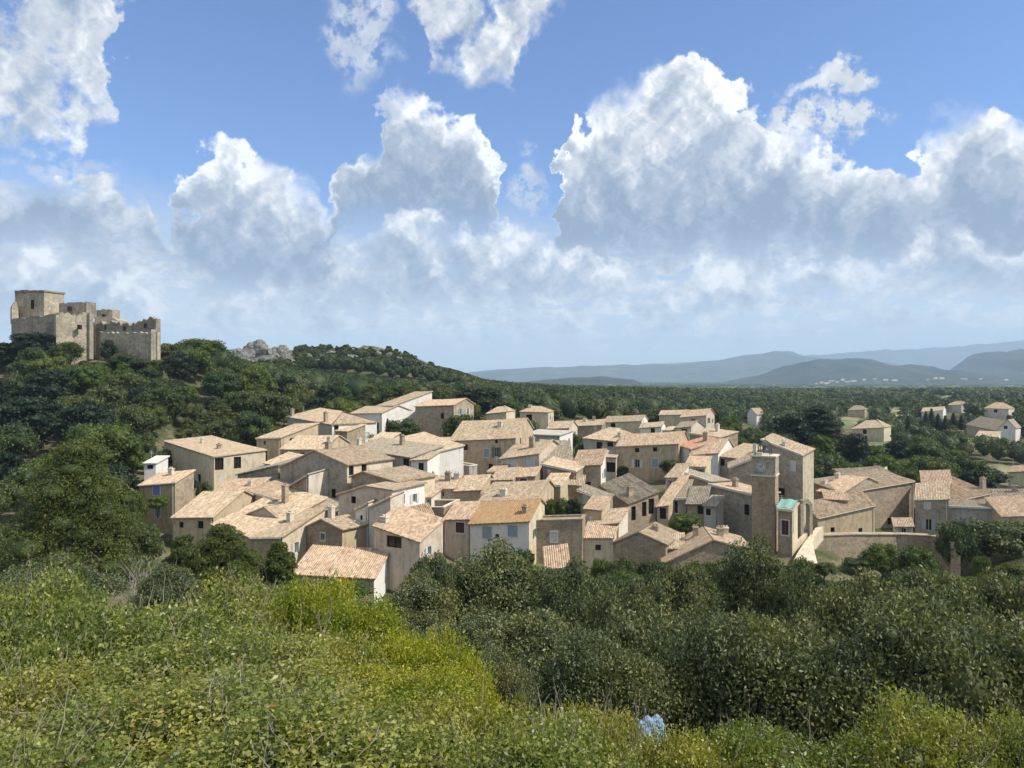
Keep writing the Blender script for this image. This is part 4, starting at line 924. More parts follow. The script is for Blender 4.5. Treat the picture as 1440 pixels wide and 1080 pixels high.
# ================================================================ terrain
for px, py, Y in [
    # hill side in front of the viewer
    (0, 1250, 4), (720, 1250, 4), (1440, 1250, 4), (0, 1150, 8), (720, 1210, 8), (1440, 1230, 8), (0, 1050, 16), (720, 1160, 16), (1100, 1250, 16), (1440, 1270, 16),
    (0, 960, 30), (400, 970, 30), (720, 1010, 30), (1100, 1090, 30), (1440, 1090, 30), (0, 890, 45), (400, 910, 45), (720, 950, 45), (1100, 1000, 45), (1440, 1000, 45),
    (0, 830, 62), (200, 830, 62), (400, 850, 62), (720, 880, 64), (1100, 880, 64), (1440, 840, 70), (1250, 830, 85), (1440, 800, 100), (900, 830, 78),
    (450, 1045, 9), (550, 1045, 11), (600, 1085, 8), (430, 1030, 12), (250, 1060, 6), (1050, 1190, 5), (1300, 1200, 5),
    # left slope and castle hill
    (-200, 760, 80), (0, 740, 90), (120, 740, 95), (-200, 680, 120), (0, 665, 120), (120, 690, 118), (200, 665, 125), (0, 620, 150), (120, 610, 150), (230, 620, 150),
    (0, 560, 180), (60, 545, 186), (110, 530, 190), (180, 550, 184), (280, 575, 180), (0, 512, 198), (60, 505, 200), (110, 503, 200), (180, 506, 199), (230, 510, 200),
    (-150, 530, 200), (-300, 540, 210), (-200, 560, 260), (0, 530, 250), (120, 520, 240),
    (260, 508, 235), (300, 500, 250), (340, 532, 255), (400, 547, 250), (330, 570, 190), (400, 575, 200), (470, 575, 215), (530, 590, 190), (600, 580, 210), (660, 590, 195),
    # rocky ridge
    (200, 505, 420), (280, 490, 440), (340, 490, 440), (400, 491, 445), (460, 488, 450), (520, 486, 450), (555, 490, 447), (575, 498, 445), (600, 514, 440), (640, 527, 435), (680, 545, 430),
    (300, 520, 370), (400, 538, 370), (480, 545, 380), (560, 552, 380), (620, 555, 370), (450, 555, 290), (560, 560, 290), (640, 565, 300), (400, 520, 520), (600, 535, 540), (300, 520, 560),
    # valley
    (700, 575, 260), (720, 556, 420), (800, 575, 300), (850, 610, 200), (950, 610, 215), (1000, 605, 260), (900, 565, 420), (1050, 640, 190), (1150, 640, 210), (1100, 605, 300),
    (1000, 572, 420), (1200, 640, 220), (1300, 660, 200), (1440, 690, 180), (1300, 620, 270), (1440, 620, 280), (1200, 598, 330), (1400, 595, 350), (1200, 577, 480), (1440, 580, 450),
    (1150, 700, 160), (1250, 690, 160), (1400, 720, 150), (1560, 740, 150), (1560, 620, 280), (1560, 700, 180),
    (720, 548, 700), (900, 556, 700), (1100, 562, 700), (1440, 562, 700), (500, 540, 800), (300, 535, 900), (0, 535, 700), (-200, 535, 600),
    (720, 545, 1300), (1000, 551, 1300), (1440, 552, 1300), (300, 538, 1500), (1700, 552, 1300), (0, 545, 2500), (720, 544, 2500), (1440, 546, 2500), (1900, 546, 2500), (-300, 545, 2500),
    (0, 540, 6000), (720, 540, 6000), (1440, 540, 6000), (2200, 540, 6000), (-600, 540, 6000), (0, 537, 14000), (720, 537, 14000), (1440, 537, 14000), (2200, 537, 14000), (-600, 537, 14000)]:
    v = at(px, py, Y); GPTS.append((v.x, v.y, v.z))
GPTS.append((0, 1.0, -1.65)); GPTS.append((3, 0.2, -1.65)); GPTS.append((-3, 0.2, -1.65))
_g = np.array(GPTS)
def _warp(x, y):
    a = np.degrees(np.arctan2(x, y)); a = np.clip(a, -80, 80)
    return np.stack([a / 6.0, np.log(np.hypot(x, y) + 2.0) * 5.0], -1)
_c = _warp(_g[:, 0], _g[:, 1]); _zn = _g[:, 2] / (np.hypot(_g[:, 0], _g[:, 1]) + 6.0)      # interpolate the slope angle, not the height
def _phi(P, Q): return np.sqrt(((P[:, None, :] - Q[None]) ** 2).sum(-1) + 0.05)
_A = _phi(_c, _c) - np.eye(len(_c)) * 0.10
_w = np.linalg.solve(_A, _zn)
def ground(x, y):
    x = np.atleast_1d(np.asarray(x, float)); y = np.atleast_1d(np.asarray(y, float))
    out = np.empty(len(x))
    for i in range(0, len(x), 20000):
        s_ = slice(i, i + 20000); out[s_] = _phi(_warp(x[s_], y[s_]), _c) @ _w
    d = np.hypot(x, y); z = out * (d + 6.0)
    a = np.abs(np.degrees(np.arctan2(x, y))); t = np.clip((a - 75) / 50, 0, 1); t = t * t * (3 - 2 * t)
    return z * (1 - t) + t * (-1.7 - np.minimum(d * 0.03, 40))
def gz(x, y): return float(ground([x], [y])[0])

def grid_mesh(name, V, nu, nv, mat, close=False, smooth=True):
    me = bpy.data.meshes.new(name)
    i = np.arange(nu - (0 if close else 1))[:, None]; j = np.arange(nv - 1)[None, :]
    i2 = (i + 1) % nu
    q = np.stack([i * nv + j, i2 * nv + j, i2 * nv + j + 1, i * nv + j + 1], -1).reshape(-1, 4)
    me.vertices.add(len(V)); me.vertices.foreach_set('co', V.astype('f').ravel())
    me.loops.add(q.size); me.loops.foreach_set('vertex_index', q.ravel().astype('i'))
    me.polygons.add(len(q)); me.polygons.foreach_set('loop_start', (np.arange(len(q)) * 4).astype('i')); me.polygons.foreach_set('loop_total', np.full(len(q), 4, 'i'))
    me.update(calc_edges=True); me.polygons.foreach_set('use_smooth', [smooth] * len(q)); me.materials.append(mat)
    return link(bpy.data.objects.new(name, me))
m, nb = new_mat('dry_hill_soil')
c0_ = objco(nb)
col = nb.mix(nb.ss(nb.noise(c0_, 0.25, 6, 0.65), 0.40, 0.62), (0.070, 0.082, 0.036), (0.185, 0.165, 0.100))
col = nb.mix(nb.ss(nb.noise(c0_, 1.6, 5, 0.7), 0.50, 0.66, 0, 0.8), col, (0.060, 0.075, 0.030))
col = nb.mix(nb.ss(nb.noise(c0_, 0.9, 5, 0.7), 0.60, 0.68, 0, 0.8), col, (0.34, 0.31, 0.25))
lg = nb.noise(c0_, 0.006, 4, 0.6)
col = nb.mix(nb.ss(lg, 0.45, 0.6, 0, 0.6), col, (0.075, 0.085, 0.040))
fa = nb.n.new('ShaderNodeAttribute'); fa.attribute_name = 'field'
crop = nb.mix(nb.ss(nb.noise(c0_, 0.05, 3, 0.5), 0.42, 0.58), (0.27, 0.245, 0.15), (0.12, 0.16, 0.065))
col = nb.mix(fa.outputs['Fac'], col, crop)
SOIL = finish(m, nb, col, 0.95, 0.1, nb.noise(c0_, 2.5, 5, 0.7), 0.15)
azs = np.concatenate([np.arange(-180, -46, 4.0), np.arange(-46, 46, 0.5), np.arange(46, 180, 4.0)])
ds = np.concatenate([[0.0], np.geomspace(1.0, 16000, 190)])
AA, DD = np.meshgrid(np.radians(azs), ds, indexing='ij')
X, Y = (DD * np.sin(AA)).ravel(), (DD * np.cos(AA)).ravel()
Z = ground(X, Y); dd = np.hypot(X, Y)
Z += np.interp(dd, [0, 20, 200, 600, 1500, 3000], [0.0, 0.12, 0.4, 1.0, 5.0, 9.0]) * np.sin(X * 0.31 + 1.7 * np.sin(Y * 0.11)) * np.sin(Y * 0.23 + 1.3 * np.sin(X * 0.17))
FIELDS = [(1216, 1262, 621, 635), (1186, 1202, 586, 602), (1360, 1430, 605, 618), (1222, 1262, 573, 579), (1402, 1445, 656, 667), (1400, 1440, 568, 573), (1310, 1350, 557, 560)]
gpx = 720 + X / np.maximum(Y, 1) * F_PX; grow = HOR - Z / np.maximum(Y, 1) * F_PX
FA = np.zeros(len(X))
for (a, b, c0f, c1f) in FIELDS: FA = np.maximum(FA, ((gpx > a - 4) & (gpx < b + 4) & (grow > c0f - 2) & (grow < c1f + 2) & (Y > 140)).astype(float))
gr = grid_mesh('ground', np.stack([X, Y, Z], -1), len(azs), len(ds), SOIL, close=True)
gr['kind'] = 'structure'
fat = gr.data.attributes.new('field', 'FLOAT', 'POINT'); fat.data.foreach_set('value', FA.astype('f'))

# ---------------------------------------------------------------- distant hills
def hill_mat(name, a, b, c, sc):
    m, nb = new_mat(name); co = objco(nb)
    col = nb.mix(nb.ss(nb.noise(co, sc, 7, 0.65), 0.38, 0.62), a, b)
    col = nb.mix(nb.ss(nb.noise(co, sc * 3.1, 5, 0.65), 0.58, 0.66, 0, 0.6), col, c)
    return finish(m, nb, col, 0.95, 0.05)
def fbm(x, y, seed, octs=5):
    r = np.random.default_rng(seed); out = np.zeros_like(x); a = 1.0; f = 1.0
    for _ in range(octs):
        for k in range(3):
            th = r.uniform(0, 6.28); ph = r.uniform(0, 6.28)
            out += a * np.sin((x * math.cos(th) + y * math.sin(th)) * f + ph) / 3
        a *= 0.52; f *= 2.03
    return out
def hill(name, prof, Y0, width, zbase, mat, rough, seed, n=260, rows=26):
    xs = np.array([(p[0] - 720) / F_PX * Y0 for p in prof]); zs = np.array([(HOR - p[1]) / F_PX * Y0 for p in prof])
    u = np.linspace(xs[0], xs[-1], n); cz = np.interp(u, xs, zs)
    k = np.ones(7) / 7; cz = np.convolve(np.pad(cz, 3, 'edge'), k, 'valid')
    t = np.linspace(-1, 1, rows)
    U, T = np.meshgrid(u, t, indexing='ij'); H = np.repeat((cz - zbase)[:, None], rows, 1)
    f = np.cos(T * math.pi / 2) ** 1.3
    Zh = zbase + H * f * (1 + 0.0 * T)
    lam = width / 1.6
    nz = fbm(U / lam * 6.28, T * width / lam * 6.28, seed)
    Zh = Zh + nz * rough * H * (f * (1 - f * 0.75)) * 1.2
    Yh = Y0 + T * width + fbm(U / lam * 3, T, seed + 1, 3) * width * 0.12
    o = grid_mesh(name, np.stack([U, Yh, Zh], -1).reshape(-1, 3), n, rows, mat)
    o['kind'] = 'structure'
    return o
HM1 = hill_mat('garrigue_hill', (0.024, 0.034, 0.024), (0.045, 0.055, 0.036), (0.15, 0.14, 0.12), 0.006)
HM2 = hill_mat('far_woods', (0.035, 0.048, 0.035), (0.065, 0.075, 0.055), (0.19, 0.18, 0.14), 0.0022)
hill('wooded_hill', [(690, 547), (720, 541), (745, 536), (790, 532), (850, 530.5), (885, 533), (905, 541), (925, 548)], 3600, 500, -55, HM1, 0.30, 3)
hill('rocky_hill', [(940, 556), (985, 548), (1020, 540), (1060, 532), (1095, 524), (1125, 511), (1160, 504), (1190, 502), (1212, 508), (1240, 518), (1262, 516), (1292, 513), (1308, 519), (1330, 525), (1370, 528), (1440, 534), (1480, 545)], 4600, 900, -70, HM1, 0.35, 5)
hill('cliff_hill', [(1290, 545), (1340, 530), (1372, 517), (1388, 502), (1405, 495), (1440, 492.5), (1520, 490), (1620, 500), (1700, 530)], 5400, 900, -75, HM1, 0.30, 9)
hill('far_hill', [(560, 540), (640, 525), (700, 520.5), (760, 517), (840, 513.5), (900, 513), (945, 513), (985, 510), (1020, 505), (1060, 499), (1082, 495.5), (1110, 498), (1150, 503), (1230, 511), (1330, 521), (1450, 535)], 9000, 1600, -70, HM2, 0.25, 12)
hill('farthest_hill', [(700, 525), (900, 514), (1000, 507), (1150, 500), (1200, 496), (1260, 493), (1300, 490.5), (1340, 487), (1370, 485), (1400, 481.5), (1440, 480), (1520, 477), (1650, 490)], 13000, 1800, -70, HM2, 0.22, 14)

# tiny houses of the far town, standing on the foot of the rocky hill
from mathutils.bvhtree import BVHTree
def bvh_of(names):
    V, Fc = [], []
    for o in [o for o in COL.objects if o.name in names]:
        b = len(V); V += [v.co.copy() for v in o.data.vertices]; Fc += [tuple(b + k for k in q.vertices) for q in o.data.polygons]
    return BVHTree.FromPolygons(V, Fc)
_far = bvh_of(('rocky_hill', 'cliff_hill', 'ground'))
for k, (px, py) in enumerate([(1148, 541), (1156, 539), (1163, 540), (1170, 537), (1178, 538), (1186, 535), (1192, 538), (1201, 537), (1216, 535), (1231, 534), (1246, 535), (1259, 536), (1305, 535), (1316, 533), (1325, 533), (1356, 534), (1380, 534), (1416, 535)]):
    hit = _far.ray_cast(Vector((0, 0, 0)), Vector(((px - 720) / F_PX, 1, (HOR - py) / F_PX)).normalized())[0]
    if hit is None: continue
    s = Vector((1, 0.12 * (k % 3 - 1), 0)).normalized(); bk = Vector((-s.y, s.x, 0)); L = 15 + 5 * (k % 4)
    A = hit - s * L / 2; B = hit + s * L / 2; A.z = B.z = hit.z + 7; zb_ = hit.z
    root = thing('far_house', 'tiny pale house of the town strung along the foot of the far hill', 'house', (hit.x, hit.y, zb_), 'pale houses at the foot of the far hill')
    mb = MB(); prism(mb, [A, B, B + bk * 9, A + bk * 9], zb_ - 8, A.z); mb.build('wall', WHITE if k % 3 else CREAM, root)
    mb = MB(); mb.face([A - bk * .3, B - bk * .3, B + bk * 4.5 + UP * 2, A + bk * 4.5 + UP * 2]); mb.face([A + bk * 9, A + bk * 4.5 + UP * 2, B + bk * 4.5 + UP * 2, B + bk * 9])
    mb.face([A, A + bk * 4.5 + UP * 2, A + bk * 9]); mb.face([B, B + bk * 9, B + bk * 4.5 + UP * 2]); mb.build('roof', TILE, root)

# ================================================================ foliage
def leaf_mat(name, dark, mid, light, odd, trans=0.28, rough=0.55, spec=0.25, patch=0.5, tscale=1.0):
    m, nb = new_mat(name)
    at_ = nb.n.new('ShaderNodeAttribute'); at_.attribute_name = 'tint'
    r = nb.n.new('ShaderNodeValToRGB'); nb.l.new(at_.outputs['Fac'], r.inputs[0])
    e = r.color_ramp.elements; e[0].position = 0.0; e[0].color = dark + (1,); e[1].position = 1.0; e[1].color = odd + (1,)
    q = e.new(0.40); q.color = mid + (1,); q = e.new(0.80); q.color = light + (1,); q = e.new(0.965); q.color = light + (1,)
    col = r.outputs[0]
    g = nb.n.new('ShaderNodeNewGeometry')
    pn = nb.noise(g.outputs['Position'], patch, 3, 0.6)
    col = nb.mix(1.0, col, nb.mix(nb.ss(pn, 0.35, 0.65), (0.78, 0.86, 0.95), (1.22, 1.12, 0.95)), 'MULTIPLY')
    col = nb.mix(1.0, col, nb.mix(orand(nb), (0.80, 0.88, 0.86), (1.20, 1.10, 1.0)), 'MULTIPLY')
    b = nb.n.new('ShaderNodeBsdfPrincipled'); nb.l.new(col, b.inputs['Base Color']); b.inputs['Roughness'].default_value = rough; b.inputs['Specular IOR Level'].default_value = spec
    t = nb.n.new('ShaderNodeBsdfTranslucent')
    nb.l.new(nb.mix(1.0, col, (1.25 * tscale, 1.35 * tscale, 0.55 * tscale), 'MULTIPLY'), t.inputs['Color'])
    mx = nb.n.new('ShaderNodeMixShader'); mx.inputs[0].default_value = trans
    nb.l.new(b.outputs[0], mx.inputs[1]); nb.l.new(t.outputs[0], mx.inputs[2])
    o = nb.n.new('ShaderNodeOutputMaterial'); nb.l.new(mx.outputs[0], o.inputs['Surface'])
    return m
L_OAK = leaf_mat('oak_leaves', (0.020, 0.034, 0.015), (0.060, 0.088, 0.032), (0.145, 0.178, 0.058), (0.13, 0.13, 0.05), 0.22, patch=0.06)
L_VALLEY = leaf_mat('valley_leaves', (0.034, 0.052, 0.028), (0.075, 0.102, 0.048), (0.150, 0.178, 0.075), (0.20, 0.19, 0.09), 0.22, patch=0.012)
L_GREEN = leaf_mat('light_green_leaves', (0.045, 0.075, 0.020), (0.085, 0.125, 0.030), (0.140, 0.180, 0.045), (0.17, 0.17, 0.05), 0.30, patch=0.08)
L_PINE = leaf_mat('pine_needles', (0.024, 0.038, 0.012), (0.068, 0.096, 0.024), (0.150, 0.182, 0.042), (0.16, 0.13, 0.05), 0.20, patch=0.3)
L_DARK = leaf_mat('dark_conifer_needles', (0.012, 0.022, 0.014), (0.024, 0.040, 0.024), (0.042, 0.062, 0.032), (0.05, 0.06, 0.03), 0.12, patch=0.08)
L_HOLM = leaf_mat('holm_oak_leaves', (0.032, 0.043, 0.020), (0.100, 0.122, 0.054), (0.235, 0.262, 0.135), (0.34, 0.34, 0.22), 0.22, 0.55, 0.28, patch=0.5)
L_NEAR = leaf_mat('kermes_oak_leaves', (0.050, 0.070, 0.018), (0.180, 0.208, 0.048), (0.380, 0.390, 0.120), (0.30, 0.16, 0.05), 0.36, 0.40, 0.4, patch=1.1)
L_LIME = leaf_mat('yellow_green_leaves', (0.095, 0.120, 0.018), (0.240, 0.270, 0.032), (0.420, 0.420, 0.070), (0.42, 0.32, 0.05), 0.40, 0.45, 0.3, patch=1.3)

def leaf_arrays(C, N, size, aspect, r, fold=0.25, axis=None):
    """diamond leaves: centres C, normals N -> verts (n*4,3)"""
    n = len(C)
    N = N / (np.linalg.norm(N, axis=1, keepdims=True) + 1e-9)
    t = r.normal(size=(n, 3)) if axis is None else axis + r.normal(size=(n, 3)) * 0.35
    t -= (t * N).sum(1, keepdims=True) * N; t /= (np.linalg.norm(t, axis=1, keepdims=True) + 1e-9)
    b = np.cross(N, t)
    h = (size * 0.5)[:, None]; w = h * aspect
    V = np.stack([C - t * h, C + b * w + t * h * 0.1 + N * w * fold, C + t * h, C - b * w + t * h * 0.1 + N * w * fold], 1)
    return V.reshape(-1, 3)
def leaf_object_mesh(name, V, tint, mat, extraV=None, extraF=None, etint=0.25):
    n = len(V) // 4
    F = np.arange(n * 4).reshape(-1, 4)
    tv = np.repeat(tint, 4)
    me = bpy.data.meshes.new(name)
    if extraV is not None:
        F2 = extraF + len(V); V = np.concatenate([V, extraV]); F = np.concatenate([F, F2]); tv = np.concatenate([tv, np.full(len(extraV), etint)])
    me.vertices.add(len(V)); me.vertices.foreach_set('co', V.astype('f').ravel())
    me.loops.add(F.size); me.loops.foreach_set('vertex_index', F.astype('i').ravel())
    me.polygons.add(len(F)); me.polygons.foreach_set('loop_start', (np.arange(len(F)) * 4).astype('i')); me.polygons.foreach_set('loop_total', np.full(len(F), 4, 'i'))
    a = me.attributes.new('tint', 'FLOAT', 'POINT'); a.data.foreach_set('value', tv.astype('f'))
    me.materials.append(mat); me.update(calc_edges=True)
    return me
def sphere_dirs(n, r):
    d = r.normal(size=(n, 3)); return d / np.linalg.norm(d, axis=1, keepdims=True)
def cores(lobes, k, seed):
    """small rough inner hulls that close the crown's inside"""
    r = np.random.default_rng(seed); VV, FF = [], []; nu, nv = 8, 6
    for (c, rad) in lobes:
        u = np.arange(nu) / nu * 2 * math.pi; v = np.linspace(0.02, math.pi - 0.02, nv)
        U, Vv = np.meshgrid(u, v, indexing='ij')
        P = np.stack([np.cos(U) * np.sin(Vv), np.sin(U) * np.sin(Vv), np.cos(Vv)], -1).reshape(-1, 3)
        P = P * (np.asarray(rad) * k) * r.uniform(0.8, 1.15, (len(P), 1)) + np.asarray(c)
        i = np.arange(nu)[:, None]; j = np.arange(nv - 1)[None]
        f = np.stack([i * nv + j, ((i + 1) % nu) * nv + j, ((i + 1) % nu) * nv + j + 1, i * nv + j + 1], -1).reshape(-1, 4)
        FF.append(f + sum(len(q) for q in VV)); VV.append(P)
    return np.concatenate(VV), np.concatenate(FF)
def shell_leaves(lobes, n, size, r, aspect=0.6, spread=0.5, inner=0.72, outer=1.06, upbias=0.25, jit=0.5):
    """n leaves over the lobes, in proportion to their surface"""
    rad = np.array([np.mean(l[1]) for l in lobes]); p = rad ** 2; p /= p.sum()
    k = r.choice(len(lobes), n, p=p)
    c = np.array([l[0] for l in lobes])[k]; R3 = np.array([np.broadcast_to(l[1], 3) for l in lobes])[k]
    d = sphere_dirs(n, r); d[:, 2] += upbias * r.random(n); d /= np.linalg.norm(d, axis=1, keepdims=True)
    f = inner + (outer - inner) * r.random(n) ** 0.6
    f *= 1 + 0.10 * np.sin(d[:, 0] * 9 + k) * np.sin(d[:, 1] * 8 + k * 2)
    P = c + d * R3 * f[:, None]
    N = d * (1 - spread) + r.normal(size=(n, 3)) * spread
    sz = size * r.uniform(1 - jit * 0.6, 1 + jit * 0.6, n)
    tint = np.clip(r.beta(2.0, 2.2, n) * 0.95 + (r.random(n) < 0.03) * 0.5, 0, 1)
    return P, N, sz, tint
def trunk_mesh(name, lobes, h0, rad, r_, mat, seed=0, bend=0.25):
    mb = MB(); rr = random.Random(seed)
    top = Vector((rr.uniform(-1, 1) * bend, rr.uniform(-1, 1) * bend, h0))
    mb.tube([(0, 0, -1.2), (top.x * .3, top.y * .3, h0 * .4), top], [rad * 1.25, rad * .95, rad * .75], 7)
    for c, R_ in lobes[:14]:
        c = Vector(c); mid = top.lerp(c, 0.5) + Vector((rr.uniform(-.2, .2), rr.uniform(-.2, .2), -0.12 * (c - top).length))
        mb.tube([top - Vector((0, 0, h0 * 0.15)), mid, c], [rad * 0.5, rad * 0.32, rad * 0.12], 5)
    me = bpy.data.meshes.new(name); me.from_pydata(mb.v, [], mb.f); me.materials.append(mat); me.polygons.foreach_set('use_smooth', [True] * len(me.polygons)); return me
def oak_lobes(seed, W=3.6, H=7.0, base=1.6, k=20, flat=1.0, irr=0.0):
    r = random.Random(seed); L = [((0, 0, base + (H - base) * 0.48), (W * 0.72, W * 0.72, (H - base) * 0.42))]
    for i in range(k):
        a = i * 2.399 + r.uniform(-.3, .3); z = r.uniform(-0.45, 1.0); q = math.sqrt(max(0.05, 1 - z * z * 0.85)) * r.uniform(0.62, 0.86)
        q *= 1 + irr * r.uniform(-0.45, 0.35); z *= 1 + irr * r.uniform(-0.3, 0.35)
        s_ = r.uniform(0.24, 0.40) * W * (1.0 if k < 28 else 0.66) * (1 + irr * r.uniform(-0.3, 0.5))
        L.append(((math.cos(a) * q * W, math.sin(a) * q * W, base + (H - base) * (0.48 + z * 0.36)), (s_, s_, s_ * r.uniform(0.7, 0.95) * flat)))
    return L
def pine_lobes(seed, W=3.5, H=9.0, k=26, lo=0.28):
    r = random.Random(seed); L = []
    for i in range(k):
        t = i / k; z = lo + (0.98 - lo) * t; wr = (1 - t ** 1.6) * 0.85 + 0.12
        a = i * 2.399; q = wr * r.uniform(0.45, 0.95) * W; s_ = r.uniform(0.20, 0.34) * W * (1 - 0.35 * t)
        L.append(((math.cos(a) * q, math.sin(a) * q, z * H), (s_ * 1.15, s_ * 1.15, s_ * 0.72)))
    return L
PROTO = {}
def make_proto(kind, i, lobes, n, size, mat, aspect=0.6, spread=0.65, core=0.70, trunk=0.22, h0=2.0, **kw):
    r = np.random.default_rng(hash((len(kind), i)) % 1000 + 11)
    P, N, sz, tint = shell_leaves(lobes, n, size, r, aspect, spread, **kw)
    V = leaf_arrays(P, N, sz, aspect, r)
    ev, ef = cores(lobes, core, i)
    me = leaf_object_mesh(kind + '_crown', V, tint, mat, ev, ef)
    tm = trunk_mesh(kind + '_trunk', lobes, h0, trunk, r, BARK, i)
    H_ = max(l[0][2] + np.broadcast_to(l[1], 3)[2] for l in lobes); W_ = max(math.hypot(l[0][0], l[0][1]) + np.broadcast_to(l[1], 3)[0] for l in lobes)
    PROTO.setdefault(kind, []).append((me, tm, H_, W_))
for i in range(5): make_proto('oak', i, oak_lobes(10 + i), 3400, 0.34, L_OAK)
for i in range(3): make_proto('green', i, oak_lobes(30 + i, 3.2, 6.5, 1.4, 22), 3400, 0.32, L_GREEN)
for i in range(3): make_proto('pine', i, pine_lobes(50 + i), 4200, 0.34, L_PINE, aspect=0.30, core=0.6, h0=6.0)
for i in range(2): make_proto('dark', i, oak_lobes(70 + i, 3.6, 7.5, 1.0, 26, 0.6), 4200, 0.36, L_DARK)
for i in range(2): make_proto('cypress', i, [((0, 0, 0.6 + z * 0.62), (0.80 * math.sin(math.pi * (0.10 + 0.86 * z / 14)) ** 0.7 + 0.10,) * 2 + (0.62,)) for z in range(15)], 2600, 0.24, L_DARK, aspect=0.4, h0=2.0, trunk=0.14)
for i in range(3): make_proto('shrub', i, oak_lobes(90 + i, 1.5, 2.0, 0.1, 12), 2200, 0.17, (L_OAK, L_GREEN, L_OAK)[i], h0=0.5, trunk=0.07)
make_proto('cedar', 0, [((math.cos(k * 2.4) * 5.6 * (1 - k / 34) * (0.55 + 0.4 * math.sin(k * 1.7) ** 2), math.sin(k * 2.4) * 5.6 * (1 - k / 34) * 0.8, 3 + k * 0.50), (2.4 * (1 - k / 46), 2.4 * (1 - k / 46), 0.85)) for k in range(30)], 15000, 0.42, L_DARK, aspect=0.4, h0=12, trunk=0.45)
NAMES = {'oak': 'oak_tree', 'green': 'leafy_tree', 'pine': 'pine_tree', 'dark': 'dark_evergreen', 'cypress': 'cypress', 'shrub': 'shrub', 'cedar': 'cedar'}
CATS = {'shrub': 'shrub', 'cypress': 'cypress tree'}
_tc = [0]
def tree(kind, loc, H, W=None, label=None, group=None, rot=None, which=None, name=None):
    """one tree: an Empty at the foot > crown, trunk"""
    i = _tc[0]; _tc[0] += 1
    pr = PROTO[kind]; me, tm, H0, W0 = pr[(i if which is None else which) % len(pr)]
    sz = H / H0; sw = sz if W is None else (W / 2) / W0
    root = thing(name or NAMES[kind], label, CATS.get(kind, 'tree'), loc, group)
    root.rotation_euler = (0, 0, random.uniform(0, 6.28) if rot is None else rot); root.scale = (sw, sw, sz)
    link(bpy.data.objects.new('crown', me), root); link(bpy.data.objects.new('trunk', tm), root)
    return root
def tree_px(kind, px, pyt, Y, wpx, label, group=None, depth=0.0, H=None, **k):
    """tree whose top is seen at (px, pyt) at distance Y, crown wpx photo pixels wide, foot on the ground"""
    t = at(px, pyt, Y); z = gz(t.x, t.y) - 0.3
    if H is not None: z = max(z, t.z - H)
    return tree(kind, (t.x, t.y, z), max(t.z - z, 0.8), wpx / F_PX * Y, label, group, **k)

# ---------------------------------------------------------------- trees with a place of their own
tree_px('cedar', 1148, 570, 205, 140, 'broad very dark cedar behind the clock tower', rot=0.4)
tree_px('dark', 1112, 582, 200, 70, 'dark evergreen leaning against the left side of the big cedar')
tree_px('oak', 1052, 604, 195, 52, 'round topped green tree left of the broad dark cedar')
tree_px('dark', 1200, 610, 185, 50, 'dark evergreen at the right foot of the big cedar')
tree_px('cypress', 1218, 612, 190, 12, 'pointed black cypress beside the small white valley house')
for px, py, Y, l in ((1302, 578, 262, 'tallest left cypress of the dark row below the white house'), (1310, 574, 266, 'second cypress from the left in the dark row'), (1319, 581, 262, 'middle cypress of the dark row in the valley'),
                     (1329, 584, 259, 'slender cypress just right of the middle of the dark row'), (1341, 580, 262, 'thick cypress near the right end of the dark row'), (1352, 583, 262, 'rightmost cypress of the dark row beside the brown barn'), (1277, 584, 285, 'lone cypress left of the dark cypress row')):
    tree_px('cypress', px, py, Y, 13, l)
tree_px('green', 1345, 632, 200, 34, 'bright green tall tree in the valley right of the round lawn tree')
tree_px('green', 1262, 646, 175, 70, 'low dome of light green foliage behind the right-hand roofs')
tree_px('green', 1325, 658, 170, 44, 'light green tree behind the stepped tiled roofs')
tree_px('dark', 1385, 658, 165, 70, 'dark round tree behind the roofs at the right edge')
tree_px('oak', 96, 480, 193, 46, 'green tree standing right against the castle bastion')
tree_px('dark', 152, 478, 196, 26, 'narrow dark tree in the gap between the castle walls')
tree_px('dark', 50, 468, 196, 80, 'dark evergreen mass hiding the foot of the castle keep')
tree_px('dark', 12, 482, 194, 60, 'dark evergreen at the left end of the castle hill')
tree_px('oak', 180, 497, 192, 60, 'dark oak below the ruined castle hall')
tree_px('green', 282, 476, 228, 74, 'bright green tree on the crest right of the castle')
tree_px('green', 238, 484, 232, 40, 'green tree on the crest touching the end of the castle')
tree_px('oak', 566, 588, 152, 58, 'round dark tree below the tall white villa')
tree_px('oak', 508, 598, 150, 54, 'dark bushy tree under the villa garage')
tree_px('cypress', 545, 588, 150, 9, 'thin dark cypress beside the villa wall')
tree_px('oak', 648, 582, 146, 66, 'round dark tree behind the large ochre house')
tree_px('dark', 672, 545, 200, 90, 'big dark tree behind the ochre house on the skyline of the village')
tree_px('green', 790, 700, 99.5, 34, 'leafy tree filling the walled garden', H=4.0)
tree_px('dark', 806, 702, 99, 26, 'darker tree at the right of the walled garden', H=4.0)
tree_px('green', 774, 701, 99, 24, 'small light green tree at the left of the walled garden', H=4.0)
tree_px('oak', 944, 646, 131, 40, 'green bush before the long ochre house', H=4.0)
tree_px('dark', 876, 655, 130, 22, 'small dark tree beside the arch of the hipped house', H=4.5)
tree_px('green', 964, 722, 95.5, 52, 'round green bush between the pillared house and the wide roof', H=3.6)
tree_px('oak', 806, 608, 160, 30, 'grey green tree behind the grey terrace building')
tree_px('oak', 822, 622, 150, 40, 'leafy tree left of the wide pale hipped house')
tree_px('oak', 742, 590, 175, 40, 'dark bush before the small hipped villa', H=4)
tree_px('green', 222, 696, 100.5, 34, 'climbing greenery over the blue door', H=2.6)
tree_px('oak', 600, 655, 112, 24, 'dark bush beside the white porch house', H=3)
tree_px('dark', 622, 650, 118, 16, 'dark narrow tree at the corner of the large ochre house', H=5)
